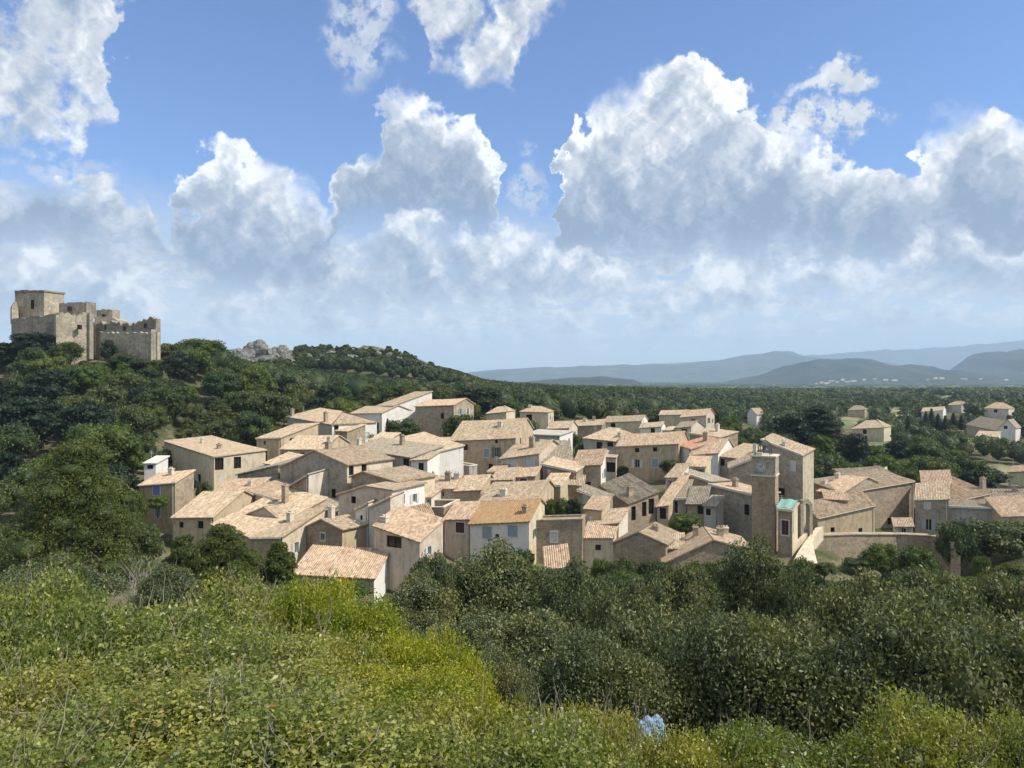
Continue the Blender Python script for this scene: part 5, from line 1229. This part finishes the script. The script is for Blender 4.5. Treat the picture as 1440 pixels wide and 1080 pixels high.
tree_px('dark', 355, 585, 150, 50, 'dark tree behind the slim two-storey house')
tree_px('green', 478, 818, 72, 110, 'bright green clipped bush under the front tiled roof', H=2.4)
tree_px('oak', 1385, 728, 108, 130, 'large dark oak below the pink roof on the right')
tree_px('oak', 1345, 735, 106, 60, 'dark oak against the rounded corner of the retaining wall')
tree_px('oak', 1440, 735, 110, 90, 'dark oak cut by the right edge of the picture')
tree_px('green', 1382, 781, 82, 30, 'small round green tree in front of the large dark oak')
tree_px('oak', 1424, 792, 82, 44, 'low dark tree at the right edge above the front oaks')
tree_px('green', 1240, 764, 92, 66, 'green bush leaning on the retaining wall')
tree_px('green', 1290, 768, 90, 60, 'second green bush at the rounded end of the retaining wall')

for a in (('oak', 150, 668, 98, 60, 'oak right of the huge pine under the castle slope'), ('green', 186, 628, 118, 60, 'bright leafy tree above the blue-shuttered house'), ('oak', 212, 636, 128, 50, 'dark oak left of the long porch house'),
          ('dark', 262, 668, 112, 30, 'dark bush in the yard right of the blue-shuttered house'), ('oak', 286, 676, 110.5, 26, 'small dark bush at the yard steps'), ('oak', 228, 632, 134, 40, 'dark oak behind the left end of the porch house'),
          ('oak', 172, 706, 92, 44, 'dark oak between the huge pine and the blue-shuttered house'), ('oak', 205, 735, 80, 60, 'oak below the blue door'), ('green', 190, 690, 97, 34, 'light green bush at the left corner of the blue-shuttered house')):
    tree_px(*a)

# the big pines in front of the left end of the village: needle tufts, made once each
def big_tree(kind_name, label, lobes, n, size, mat, loc, scale=(1, 1, 1), aspect=0.3, core=0.55, trunk=0.3, h0=4, rot=0.0, spread=0.6, cat='tree', bark=None, **kw):
    r = np.random.default_rng(len(label))
    P, N, sz, tint = shell_leaves(lobes, n, size, r, aspect, spread, **kw)
    ev, ef = cores(lobes, core, 3)
    me = leaf_object_mesh('crown', leaf_arrays(P, N, sz, aspect, r), tint, mat, ev, ef)
    tm = trunk_mesh('trunk', lobes, h0, trunk, r, bark or BARK, len(label))
    root = thing(kind_name, label, cat, loc); root.scale = scale; root.rotation_euler = (0, 0, rot)
    link(bpy.data.objects.new('crown', me), root); link(bpy.data.objects.new('trunk', tm), root)
    return root
Y = 64; t = at(105, 622, Y); z = gz(t.x, t.y) - 0.3
big_tree('pine_tree', 'huge olive green pine in front of the hillside on the left', pine_lobes(5, 6.4, t.z - z, 54, 0.14), 60000, 0.24, L_PINE, (t.x, t.y, z), trunk=0.35, h0=6)
Y = 56; t = at(316, 738, Y); z = gz(t.x, t.y) - 0.3
big_tree('pine_tree', 'smaller green pine in front of the left roof cluster', pine_lobes(8, 3.4, t.z - z, 34, 0.14), 30000, 0.20, L_PINE, (t.x, t.y, z), trunk=0.2, h0=3)
Y = 58; t = at(258, 752, Y); z = gz(t.x, t.y) - 0.3
big_tree('pine_tree', 'young pine between the huge pine and the smaller green one', pine_lobes(9, 2.5, t.z - z, 30, 0.14), 18000, 0.20, L_PINE, (t.x, t.y, z), trunk=0.2, h0=3)
Y = 60; t = at(392, 762, Y); z = gz(t.x, t.y) - 0.3
big_tree('pine_tree', 'low pine at the right below the pale tiled roof', pine_lobes(12, 2.0, t.z - z, 40), 20000, 0.20, L_PINE, (t.x, t.y, z), trunk=0.2, h0=2)

# ---------------------------------------------------------------- the woods on the slopes and in the valley
SKYL = [(-100, 470), (0, 478), (20, 480), (80, 484), (100, 500), (135, 508), (160, 506), (222, 504), (228, 480), (300, 478), (330, 489), (400, 484), (450, 486), (560, 492), (600, 512), (640, 520), (680, 533), (720, 538), (800, 542), (1000, 546), (1500, 545)]
YB = [(-100, 76), (150, 84), (175, 126), (240, 146), (350, 142), (480, 172), (640, 178), (700, 202), (800, 192), (930, 222), (1000, 222), (1030, 165), (1130, 140), (1180, 140), (1340, 142), (1360, 140), (1500, 140)]
fx = np.array([[f[0], f[1], f[2]] for f in FOOT])
rw = np.random.default_rng(77)
cand = []
cell = {}
def try_add(x, y, rad):
    g = 6.0; ci, cj = int(x // g), int(y // g)
    for i in range(ci - 2, ci + 3):
        for j in range(cj - 2, cj + 3):
            for (a, b, c) in cell.get((i, j), ()):
                if (a - x) ** 2 + (b - y) ** 2 < ((c + rad) * 0.70) ** 2: return False
    cell.setdefault((ci, cj), []).append((x, y, rad)); return True
Ns = 60000
pxs = np.concatenate([rw.uniform(-90, 1530, Ns), rw.uniform(225, 670, 14000)]); ys = np.concatenate([np.sqrt(rw.uniform(76 ** 2, 620 ** 2, Ns)), rw.uniform(395, 540, 14000)]); xs = (pxs - 720) / F_PX * ys
yb = np.interp(pxs, [q[0] for q in YB], [q[1] for q in YB]); ok = ys > yb
pxs, ys, xs = pxs[ok], ys[ok], xs[ok]; zs = ground(xs, ys)
trees = []
for px, Y, x, z in zip(pxs, ys, xs, zs):
    row = HOR - z / Y * F_PX
    on_ridge = 395 < Y < 540 and px < 660 and row < 520
    if 84 < px < 134 and 506 < row < 552 and rw.random() < 0.85: continue
    if 205 < px < 240 and 575 < row < 600: continue
    if (fx[:, 0] - x).__pow__(2).__add__((fx[:, 1] - Y) ** 2).min() < 4: continue
    d2 = np.hypot(fx[:, 0] - x, fx[:, 1] - Y) - fx[:, 2]
    if d2.min() < 1.6: continue
    if on_ridge:
        if 312 < px < 415 and row < 512: continue
        if 415 < px < 600 and row < 512 and rw.random() < 0.45: continue
        H = rw.choice([1.0, 1.6, 2.4, 3.4]) * rw.uniform(0.8, 1.2) if px < 570 else rw.uniform(3, 5.5)
    else: H = rw.uniform(5.5, 11.5) if px < 720 else rw.uniform(5, 9.5)
    if Y < 110: H = min(H, 7.5)
    # clearings round the valley houses and small fields
    if px > 1180 and Y > 230 and math.sin(x * 0.028 + 1.0) * math.sin(Y * 0.030) > 0.60: continue
    sky = np.interp(px, [q[0] for q in SKYL], [q[1] for q in SKYL])
    top = HOR - (z + H) / Y * F_PX
    if Y < 395: sky = max(sky, np.interp(px, [-100, 228, 305, 322, 345, 400, 450, 520, 600, 650, 700], [0, 0, 480, 496, 506, 511, 518, 527, 536, 541, 0]))
    if on_ridge: sky -= 2.2 * math.sin(px * 0.21) + 1.6 * math.sin(px * 0.53 + 1) - 1.5 + rw.choice([0, 0, 0, 0, 0, 2.5])
    if top < sky:
        H2 = (HOR - sky) / F_PX * Y - z
        if H2 < 0.9: continue
        H = min(H, H2 * rw.uniform(0.62, 1.0))
    rad = H * rw.uniform(0.48, 0.62)
    if not try_add(x, Y, rad * (0.62 if on_ridge else 1)): continue
    trees.append((Y, px, x, z, H, rad))
# trees in front of valley houses must not hide them
hv = [(1198, 1246, 585, 262), (1354, 1430, 580, 285), (1384, 1420, 560, 378), (1294, 1328, 568, 368), (1198, 1216, 618, 205), (1049, 1066, 572, 328), (1190, 1218, 566, 418), (1328, 1354, 562, 478), (1416, 1452, 656, 178), (728, 775, 570, 196), (682, 716, 570, 186), (800, 1000, 578, 215)]
def blocks(t):
    Y, px, x, z, H, rad = t; wpx = rad / Y * F_PX * 0.9; top = HOR - (z + H) / Y * F_PX; bot = HOR - z / Y * F_PX
    return any(Y < d and px + wpx > a and px - wpx < b and top < r0 + 22 and bot > r0 + 4 for a, b, r0, d in hv)
def in_field(t):
    Y, px, x, z, H, rad = t; w = rad / Y * F_PX * 0.8; top = HOR - (z + H) / Y * F_PX; bot = HOR - z / Y * F_PX
    return any(px + w > a and px - w < b and top < d - 1 and bot > c + 1 for a, b, c, d in FIELDS)
trees = [t for t in trees if not blocks(t) and not (in_field(t) and rw.random() < 0.80)]
trees.sort()
near, rest = trees[:230], trees[230:]
ZL = {'castle': 'dark oak on the wooded slope below the castle', 'crest': 'oak of the dense wood on the shoulder behind the left houses', 'behind': 'tree of the wood just behind the village roofs', 'valley': 'tree of the valley wood behind the right-hand houses', 'low': 'oak on the lower left slope beside the huge pine'}
for (Y, px, x, z, H, rad) in near:
    zone = 'low' if (px < 180 and Y < 130) else 'castle' if px < 230 else 'crest' if px < 480 else 'behind' if px < 1000 else 'valley'
    q = rw.random() * 0.92
    kind = 'green' if q < (0.34 if zone == 'valley' else 0.22) else 'pine' if q < 0.32 and zone != 'castle' else 'dark' if q < 0.45 else 'oak'
    nm = {'castle': 'trees on the castle slope', 'crest': 'trees on the left shoulder', 'behind': 'trees behind the village', 'valley': 'trees behind the right-hand houses', 'low': 'trees on the lower left slope'}[zone]
    place = {'castle': 'on the wooded slope below the castle', 'crest': 'in the dense wood on the shoulder behind the left houses', 'behind': 'in the wood just behind the village roofs', 'valley': 'in the valley wood behind the right-hand houses', 'low': 'on the lower left slope beside the huge pine'}[zone]
    look = {'green': 'light green leafy tree', 'pine': 'olive pine', 'dark': 'very dark evergreen', 'oak': 'dark green oak'}[kind]
    size = 'small ' if H < 6.5 else 'tall ' if H > 9 else 'middling '
    tree(kind, (x, Y, z - 0.3), H, rad * 2, size + look + ' ' + place, size + look + 's ' + place)
def woodland(name, label, T, nl, lsize, mat, seed, core=0.80):
    """far wood as one mass: many rough crowns in one mesh"""
    r = np.random.default_rng(seed); Vs, ts = [], []; EV, EF = [], []; base = 0
    for (Y, px, x, z, H, rad) in T:
        k = 7; a = r.uniform(0, 6.28, k); q = r.uniform(0.25, 0.62, k) * rad
        c = np.stack([x + np.cos(a) * q, Y + np.sin(a) * q, z + H * r.uniform(0.38, 0.80, k)], 1); c[0] = (x, Y, z + H * 0.5)
        rr = np.stack([rad * r.uniform(0.36, 0.55, k)] * 2 + [H * r.uniform(0.17, 0.26, k)], 1); rr[0] = (rad * 0.75, rad * 0.75, H * 0.44)
        n = nl(Y); idx = r.integers(0, k, n); d = sphere_dirs(n, r); d[:, 2] = np.abs(d[:, 2]) * 0.9 + d[:, 2] * 0.1
        P = c[idx] + d * rr[idx] * r.uniform(0.85, 1.10, (n, 1))
        N = d * 0.5 + r.normal(size=(n, 3)) * 0.5
        Vs.append(leaf_arrays(P, N, lsize(Y, H) * r.uniform(0.7, 1.3, n), 0.65, r))
        ts.append(np.clip(r.beta(2, 2.2, n) * 0.5 + r.uniform(0, 1.0) ** 2 * 0.55, 0, 0.96))
        ev, ef = cores([(c[0], rr[0])] + [(c[j], rr[j]) for j in (1, 2)], core, int(r.integers(1e6)))
        EV.append(ev); EF.append(ef + base); base += len(ev)
    me = leaf_object_mesh(name, np.concatenate(Vs), np.concatenate(ts), mat, np.concatenate(EV), np.concatenate(EF))
    o = link(bpy.data.objects.new(name, me)); o['label'] = label; o['category'] = 'woodland'; o['kind'] = 'stuff'
    return o
nl = lambda Y: int(np.clip(90000 / Y, 120, 420)); ls = lambda Y, H: max(0.45, Y * 0.0026)
woodland('slope_woodland', 'dense dark oak wood covering the slopes of the left hill and ridge', [t for t in rest if t[1] < 700], nl, ls, L_OAK, 5)
woodland('valley_woodland', 'mixed green wood filling the valley behind the village', [t for t in rest if t[1] >= 700], nl, ls, L_VALLEY, 6)
# far plain: clumps evenly spread by direction and distance
far = []
Yf = 600.0
while Yf < 7500:
    n_ = 250
    for px in rw.uniform(-60, 1500, int(n_ * (1 if Yf < 1200 else 0.8))):
        Y = Yf * rw.uniform(0.98, 1.02); x = (px - 720) / F_PX * Y
        if px > 1150 and math.sin(px * 0.05 + Y * 0.004) * math.sin(Y * 0.006) > 0.66: continue
        far.append((Y, px, x, 0, 0, 0))
    Yf *= 1.045
zf = ground([t[2] for t in far], [t[0] for t in far])
F2_ = []
for t, z in zip(far, zf):
    Y, px, x = t[:3]; H = rw.uniform(6, 10) + Y * 0.0008; top = HOR - (z + H) / Y * F_PX
    sky = np.interp(px, [q[0] for q in SKYL], [q[1] for q in SKYL])
    if px < 640 and Y < 900: continue
    if top < sky - 1:
        if Y < 2200: continue
        H = 3.5
    q_ = (Y, px, x, z, H, rw.uniform(4.5, 6.0) * Y / 600)
    if Y < 2500 and in_field(q_): continue
    F2_.append(q_)
woodland('plain_woodland', 'far off woods of the plain fading towards the hills', F2_, lambda Y: 46, lambda Y, H: Y * 0.0030, L_VALLEY, 8, 0.9)

# limestone outcrops of the ridge
m, nb = new_mat('limestone')
co = objco(nb); col = nb.mix(nb.ss(nb.noise(co, 0.5, 6, 0.7), 0.4, 0.62), (0.12, 0.118, 0.108), (0.27, 0.262, 0.24))
col = nb.mix(nb.ss(nb.noise(co, 1.1, 5, 0.7), 0.54, 0.64), col, (0.05, 0.058, 0.035))
LIME = finish(m, nb, col, 0.95, 0.1, nb.noise(co, 1.2, 5, 0.7), 0.4)
_rb = bvh_of(('ground',))
def rock(label, px, py, wpx, hpx, seed, Ymax=900, group=None):
    h = _rb.ray_cast(Vector((0, 0, 0)), Vector(((px - 720) / F_PX, 1, (HOR - py) / F_PX)).normalized())[0]
    if h is None: return
    Y = h.y; r = np.random.default_rng(seed); W_, H_ = wpx / F_PX * Y / 2, hpx / F_PX * Y
    bm = bmesh.new(); bmesh.ops.create_icosphere(bm, subdivisions=4, radius=1.0)
    for v in bm.verts:
        p = np.array(v.co); q = fbm(np.array([p[0] * 3 + p[2] * 2]), np.array([p[1] * 3 - p[2] * 4]), seed, 5)[0]
        g = round(p[2] * 3 + q) / 3 * 0.3 + p[2] * 0.7
        s_ = 1 + 0.22 * q
        v.co = Vector((p[0] * s_ * W_, p[1] * s_ * W_ * 0.7, g * s_ * H_ * 0.75))
    me = bpy.data.meshes.new('rock_outcrop'); bm.to_mesh(me); bm.free(); me.materials.append(LIME)
    o = link(bpy.data.objects.new('rock_outcrop', me)); o.location = h; tag(o, label, 'rock', group)
for k, (px, py, w_, h_) in enumerate([(338, 502, 34, 18), (364, 500, 40, 21), (390, 503, 36, 20), (406, 511, 22, 16), (425, 495, 16, 7), (452, 505, 18, 7), (510, 493, 18, 6), (535, 513, 22, 9), (490, 490, 14, 5), (580, 516, 22, 11), (350, 513, 24, 10), (326, 506, 20, 11), (376, 509, 30, 12), (398, 499, 24, 14), (350, 500, 24, 19), (432, 504, 20, 8), (446, 512, 18, 7), (466, 500, 22, 8), (475, 511, 16, 7), (494, 505, 22, 9), (517, 508, 20, 8), (530, 499, 18, 8), (546, 502, 22, 9), (562, 508, 20, 9), (592, 521, 16, 8), (418, 510, 16, 8), (505, 514, 16, 6), (556, 518, 18, 7), (440, 498, 12, 6), (468, 494, 14, 5), (500, 502, 12, 5), (522, 500, 16, 6), (548, 508, 16, 7), (566, 512, 14, 6), (430, 515, 10, 5), (480, 510, 12, 4)]):
    lb = ('pale limestone cliff at the left of the rocky ridge', 'tallest pale limestone cliff on the rocky ridge', 'pale limestone cliff at the right of the cliff band', 'low limestone step under the right end of the cliff band')
    if k < 4: rock(lb[k], px, py, w_, h_, k + 2)
    else: rock('small grey rock in the scrub of the distant ridge', px, py, w_, h_, k + 2, group='small rocks on the ridge')

# ================================================================ foreground: holm oaks below the viewer
def leafy_proto(kind, i, lobes, n, size, mat, aspect, core, trunk, h0, **kw):
    make_proto(kind, i, lobes, n, size, mat, aspect=aspect, core=core, trunk=trunk, h0=h0, **kw)
for i in range(4): leafy_proto('holm', i, oak_lobes(110 + i, 3.2, 6.0, 0.4, 42, 1.0, 0.9), 36000, 0.17, L_HOLM, 0.45, 0.60, 0.22, 1.8, spread=0.86, inner=0.66, outer=1.22)
for i in range(3): leafy_proto('holmnear', i, oak_lobes(130 + i, 2.8, 5.2, 0.1, 40, 1.0, 1.0), 70000, 0.105, L_HOLM, 0.45, 0.58, 0.16, 1.2, spread=0.86, inner=0.66, outer=1.26)
NAMES['holm'] = NAMES['holmnear'] = 'holm_oak'
FO = [  # px, top row, distance, crown width in photo px, label
    ('holm', 690, 762, 47, 210, 'wide dark holm oak below the white house with the orange roof'),
    ('holm', 606, 776, 45, 90, 'small holm oak against the right flank of the tall pale pink house'),
    ('holm', 590, 812, 42, 150, 'holm oak at the left end of the dark front oaks'),
    ('holm', 800, 790, 43, 140, 'holm oak below the brown garden wall building'),
    ('holm', 880, 812, 37, 150, 'holm oak below the brown gabled house'),
    ('holm', 960, 790, 46, 130, 'smaller holm oak between the gabled house and the wide roofed one'),
    ('holm', 1060, 762, 50, 150, 'dark holm oak standing highest in front of the clock tower foot'),
    ('holm', 1120, 790, 46, 120, 'holm oak at the foot of the bright steps'),
    ('holm', 1200, 800, 36, 200, 'grey green holm oak below the retaining wall'),
    ('holm', 1320, 800, 35, 210, 'grey green holm oak below the rounded end of the retaining wall'),
    ('holm', 1425, 806, 36, 190, 'grey green holm oak cut by the right edge'),
    ('holm', 540, 868, 34, 130, 'dark oak behind the crest of the yellow green bush'),
    ('holm', 640, 872, 30, 190, 'dark oak just above the yellow green bush'),
    ('holm', 760, 858, 28, 220, 'dark oak in the middle of the lower slope'),
    ('holm', 900, 856, 27, 210, 'brownish green holm oak right of the picture middle'),
    ('holm', 1030, 862, 26, 220, 'holm oak over the shaded hollow'),
    ('holm', 1150, 862, 25, 230, 'holm oak in front of the grey green pair'),
    ('holm', 1290, 868, 24, 260, 'broad grey green holm oak on the lower right slope'),
    ('holm', 1430, 880, 24, 220, 'broad holm oak at the lower right edge'),
    ('holmnear', 1095, 862, 20, 350, 'near holm oak left of the lower right corner'),
    ('holmnear', 1290, 850, 19, 430, 'nearest broad holm oak in the lower right corner'),
    ('holmnear', 1450, 868, 18, 360, 'near holm oak filling the lower right edge'),
    ('holmnear', 840, 880, 20, 260, 'near oak behind the bushes at the bottom middle'),
    ('holmnear', 700, 925, 19, 200, 'near dark oak right of the yellow green crest'),
    ('holmnear', 970, 876, 20.5, 250, 'dark oak whose shade covers the pale blue sheet'),
    ('holm', 430, 812, 44, 120, 'low dark oak under the pale tiled roof with the end wall'),
    ('holm', 350, 822, 42, 110, 'low oak in front of the smaller green pine'),
    ('holm', 240, 790, 46, 110, 'rounded green oak at the foot of the huge pine'),
    ('holm', 60, 780, 40, 190, 'dark oak at the left edge below the huge pine'),
    ('holmnear', 40, 812, 20, 220, 'grey leaved oak at the left edge above the bushes'),
    ('holmnear', 475, 845, 22, 150, 'green oak peeping over the left bushes'),
]
for kind, px, pyt, Y, wpx, lb in FO:
    t = at(px, pyt, Y); z = gz(t.x, t.y) - 0.4
    tree(kind, (t.x, t.y, z), max(t.z - z, 1.2), wpx / F_PX * Y * 1.08, lb)

_top = [(-20, 800), (430, 838), (520, 842), (560, 838), (600, 800), (650, 782), (760, 782), (790, 798), (850, 803), (905, 802), (960, 790), (1000, 786), (1100, 780), (1140, 800), (1220, 803), (1300, 800), (1360, 806), (1460, 800)]
_k = 0
for px in range(440, 1460, 22):
    rr_ = random.Random(px); Y = rr_.uniform(60, 73); pt = np.interp(px, [q[0] for q in _top], [q[1] for q in _top]) + rr_.uniform(2, 16)
    kd = rr_.choice(('oak', 'oak', 'green', 'dark')); nm_ = {'oak': 'dark green oak', 'green': 'light green leafy tree', 'dark': 'very dark evergreen'}[kd]
    q_ = 'left of the middle' if px < 720 else 'right of the middle' if px < 1080 else 'on the right'
    tree_px(kd, px, pt, Y, rr_.uniform(44, 74), 'low %s at the village foot, %s, behind front oaks' % (nm_, q_), 'low %ss at the foot of the village, %s' % (nm_, q_))

for a in (('green', 1128, 786, 86, 40, 'small green bush at the bottom of the bright ramp'), ('oak', 1158, 790, 88, 46, 'dark bush at the left foot of the retaining wall'), ('oak', 1208, 784, 92, 56, 'low oak under the middle of the retaining wall'),
          ('oak', 876, 786, 80, 50, 'low oak at the brown gabled front house'), ('green', 846, 784, 82, 36, 'light bush below the lit rubble house'), ('oak', 736, 772, 80, 50, 'low oak under the white house with orange roof'),
          ('oak', 920, 786, 80, 60, 'low oak between the brown gable and the wide roof')):
    tree_px(*a)

# ---------------------------------------------------------------- kermes oak scrub right in front of the viewer
def bush_branches(name, W, H, k, seed, mat, reach=1.12):
    mb = MB(); r = random.Random(seed)
    def grow(p, d, L, rad, lev):
        pts = [p]; rr = [rad]; n = 5
        for i in range(n):
            d = (d + Vector((r.uniform(-.28, .28), r.uniform(-.28, .28), r.uniform(-.12, .2)))).normalized()
            p = p + d * L / n; pts.append(p); rr.append(rad * (1 - 0.75 * (i + 1) / n))
            if lev < 2 and r.random() < (0.75 if lev == 0 else 0.45):
                d2 = (d + Vector((r.uniform(-1, 1), r.uniform(-1, 1), r.uniform(-.4, .6))) * 0.8).normalized()
                grow(p, d2, L * r.uniform(0.2, 0.4), rad * 0.55, lev + 1)
        mb.tube(pts, rr, 4)
    for i in range(k):
        a = i * 2.399; q = r.uniform(0.2, 1.0)
        tgt = Vector((math.cos(a) * W * q, math.sin(a) * W * q, H * (1.05 - 0.35 * q * q)))
        p = Vector((math.cos(a) * W * 0.1, math.sin(a) * W * 0.1, -0.3)); d = (tgt - p)
        grow(p, d.normalized(), d.length * reach, 0.009 + 0.005 * r.random(), 0)
    me = bpy.data.meshes.new(name); me.from_pydata(mb.v, [], mb.f); me.materials.append(mat); me.polygons.foreach_set('use_smooth', [True] * len(me.polygons)); return me
BP = {}
def bush_proto(kind, i, W, H, n, size, mat, k=22, core=0.70, aspect=0.55, twigs=26, reach=1.12):
    lobes = oak_lobes(200 + i * 7 + len(kind), W, H, 0.05, k, 1.0, 0.8)
    r = np.random.default_rng(300 + i)
    P, N, sz, tint = shell_leaves(lobes, n, size, r, aspect, 0.75, inner=0.60, outer=1.30, upbias=0.5, jit=0.7)
    # leaves gather in sprays round the shoot tips
    m_ = n // 18; tips = P[:m_]; j = r.integers(0, m_, n); mask = r.random(n) < 0.72
    P[mask] = tips[j[mask]] + r.normal(size=(mask.sum(), 3)) * size * 1.25; tint[mask] = np.clip(tint[j[mask]] * 0.6 + tint[mask] * 0.4, 0, 1)
    V = leaf_arrays(P, N, sz, aspect, r, fold=0.35)
    ev, ef = cores(lobes, core, i)
    me = leaf_object_mesh(kind + '_foliage', V, tint, mat, ev, ef, 0.05)  # inner hulls in the darkest leaf tint, shade between leaves put into colour
    BP.setdefault(kind, []).append((me, bush_branches(kind + '_branches', W, H, twigs, 400 + i, TWIG, reach), H * 1.02, W * 1.1))
for i in range(4): bush_proto('kermes', i, 1.25, 1.7, 40000, 0.053, L_NEAR, core=0.52, twigs=24, reach=0.93)
for i in range(3): bush_proto('lime', i, 1.3, 2.0, 46000, 0.055, L_LIME, core=0.62, twigs=5, reach=0.9)
def bush(kind, px, pyt, Y, wpx, label, which, name='scrub_bush'):
    me, tm, H0, W0 = BP[kind][which % len(BP[kind])]
    t = at(px, pyt, Y); z = gz(t.x, t.y) - 0.1; H = max(t.z - z, 0.7)
    root = thing(name, label, 'bush', (t.x, t.y, z)); root.rotation_euler = (0, 0, random.uniform(0, 6.28))
    sw = wpx / F_PX * Y / 2 / W0; root.scale = (sw, sw, H / H0)
    link(bpy.data.objects.new('foliage', me), root); link(bpy.data.objects.new('branches', tm), root)
NB_ = [
    (30, 868, 11.5, 300, 'twiggy light green bush at the left edge, farthest row'), (190, 850, 12.0, 280, 'twiggy bush below the pale stony patch'), (330, 842, 12.0, 260, 'light green bush under the smaller pine'),
    (100, 900, 8.6, 340, 'bush with bare twigs standing up at the far left'), (280, 880, 8.8, 320, 'speckled bush in the middle of the left scrub'), (425, 900, 8.2, 230, 'leafy bush joining the scrub to the yellow green dome'),
    (10, 950, 6.2, 380, 'light green bush on the left edge half way up the scrub'), (190, 935, 6.4, 380, 'bush crossed by long grey branches'), (360, 945, 6.2, 340, 'bush with mixed yellow and grey leaves'),
    (90, 1005, 4.7, 460, 'near bush of the lower left corner'), (300, 1000, 4.6, 460, 'near bush in front of the speckled one'), (500, 1010, 4.6, 380, 'near bush at the foot of the yellow green dome'),
    (650, 1030, 4.5, 340, 'near bush at the bottom, left of the middle'), (800, 1040, 4.6, 300, 'near bush in the bottom middle'), (850, 1005, 6.2, 230, 'small bush left of the pale blue sheet'),
    (960, 1062, 5.0, 260, 'low bush in front of the pale blue sheet'), (1120, 1060, 5.0, 300, 'low bush at the bottom right of the middle'), (1330, 1062, 4.8, 330, 'light low bush near the lower right corner'), (1460, 1062, 4.8, 240, 'light low bush cut by the lower right corner'),
    (1055, 1024, 5.2, 200, 'light green sprays against the dark oaks'), (1300, 1040, 5.0, 260, 'light sprays in the dark lower right'), (10, 1060, 3.4, 560, 'nearest bush in the lower left corner'), (400, 1062, 3.4, 560, 'nearest bush at the bottom left of the middle'),
    (700, 1075, 3.6, 420, 'nearest bush at the bottom middle'),
]
for k, (px, py, Y, w_, lb) in enumerate(NB_): bush('kermes', px, py - (14, -10, 4, 18, -6)[k % 5], Y, w_ * (0.82, 0.95, 0.88)[k % 3], lb, k)
LB_ = [(445, 846, 11.0, 150, 'top of the yellow green bush bank'), (505, 872, 10.3, 170, 'yellow green bush next to the top one'), (560, 898, 9.6, 170, 'bright yellow green bush on the middle of the bank'),
       (615, 925, 9.0, 150, 'bright green bush on the right shoulder of the bank'), (655, 962, 8.4, 130, 'green bush at the right end of the yellow green bank'), (470, 940, 7.6, 240, 'yellow green bush in front of the bank on the left'),
       (580, 975, 7.2, 240, 'yellow green bush in front of the bank on the right')]
for k, (px, py, Y, w_, lb) in enumerate(LB_): bush('lime', px, py, Y, w_, lb, k, 'yellow_green_bush')

# dead grey branches and pale rocks below the huge pine
t = at(200, 800, 47); z = gz(t.x, t.y)
o = link(bpy.data.objects.new('dead_shrub', bush_branches('dead_shrub', 1.6, 2.2, 26, 77, flat_mat('bleached_wood', (0.52, 0.48, 0.43), 0.8), 1.1))); o.location = (t.x, t.y, max(z, t.z - 2.6)); o.scale = (1.2, 1.2, 1.1)
tag(o, 'bleached dead shrub beside the pale stony patch', 'dead shrub')
for k, (px, py, w_, h_) in enumerate([(165, 822, 46, 16), (138, 818, 26, 10), (196, 812, 22, 10)]):
    rock(('pale stones below the huge pine', 'small pale stone at the left of the stony patch', 'small pale stone under the dead shrub')[k], px, py, w_, h_, 40 + k)
# crumpled sheet standing in for an unidentified pale blue patch under the oaks
t = at(918, 1034, 13.5); mb = MB(); n_ = 14
zz = lambda i, j: 0.035 * math.sin(i * 1.1 + j * 0.6) + 0.03 * math.sin(j * 1.3 - i * 0.4) + 0.10 * math.sin(math.pi * i / n_) * math.sin(math.pi * j / n_)
for i in range(n_):
    for j in range(n_):
        mb.face([t + Vector(((a / n_ - .5) * 0.5, (b / n_ - .5) * 0.7, zz(a, b) + (b / n_ - .5) * 0.35)) for a, b in ((i, j), (i + 1, j), (i + 1, j + 1), (i, j + 1))])
sh = mb.build('stand_in_sheet', flat_mat('pale_blue_sheet', (0.24, 0.36, 0.48), 0.4, 0.3, 0.45, 9.0), None, True)
sh.modifiers.new('thickness', 'SOLIDIFY').thickness = 0.01
tag(sh, 'crumpled sheet standing in for an unidentified pale blue patch under the dark oaks', 'stand-in sheet')

# ================================================================ the air: one even volume round the whole scene
hb = MB(); hb.box((0, 6500, 270), (17500, 0, 0), (0, 10500, 0), (0, 0, 620))
m = bpy.data.materials.new('haze_air'); m.use_nodes = True; m.node_tree.nodes.clear()
pv = m.node_tree.nodes.new('ShaderNodeVolumePrincipled'); pv.inputs['Color'].default_value = (0.58, 0.77, 1.0, 1); pv.inputs['Density'].default_value = 0.000105
pv.inputs['Anisotropy'].default_value = 0.0
mo = m.node_tree.nodes.new('ShaderNodeOutputMaterial'); m.node_tree.links.new(pv.outputs[0], mo.inputs['Volume'])
hz = hb.build('haze', m); hz['kind'] = 'stuff'; hz['label'] = 'pale blue summer haze over the valley'
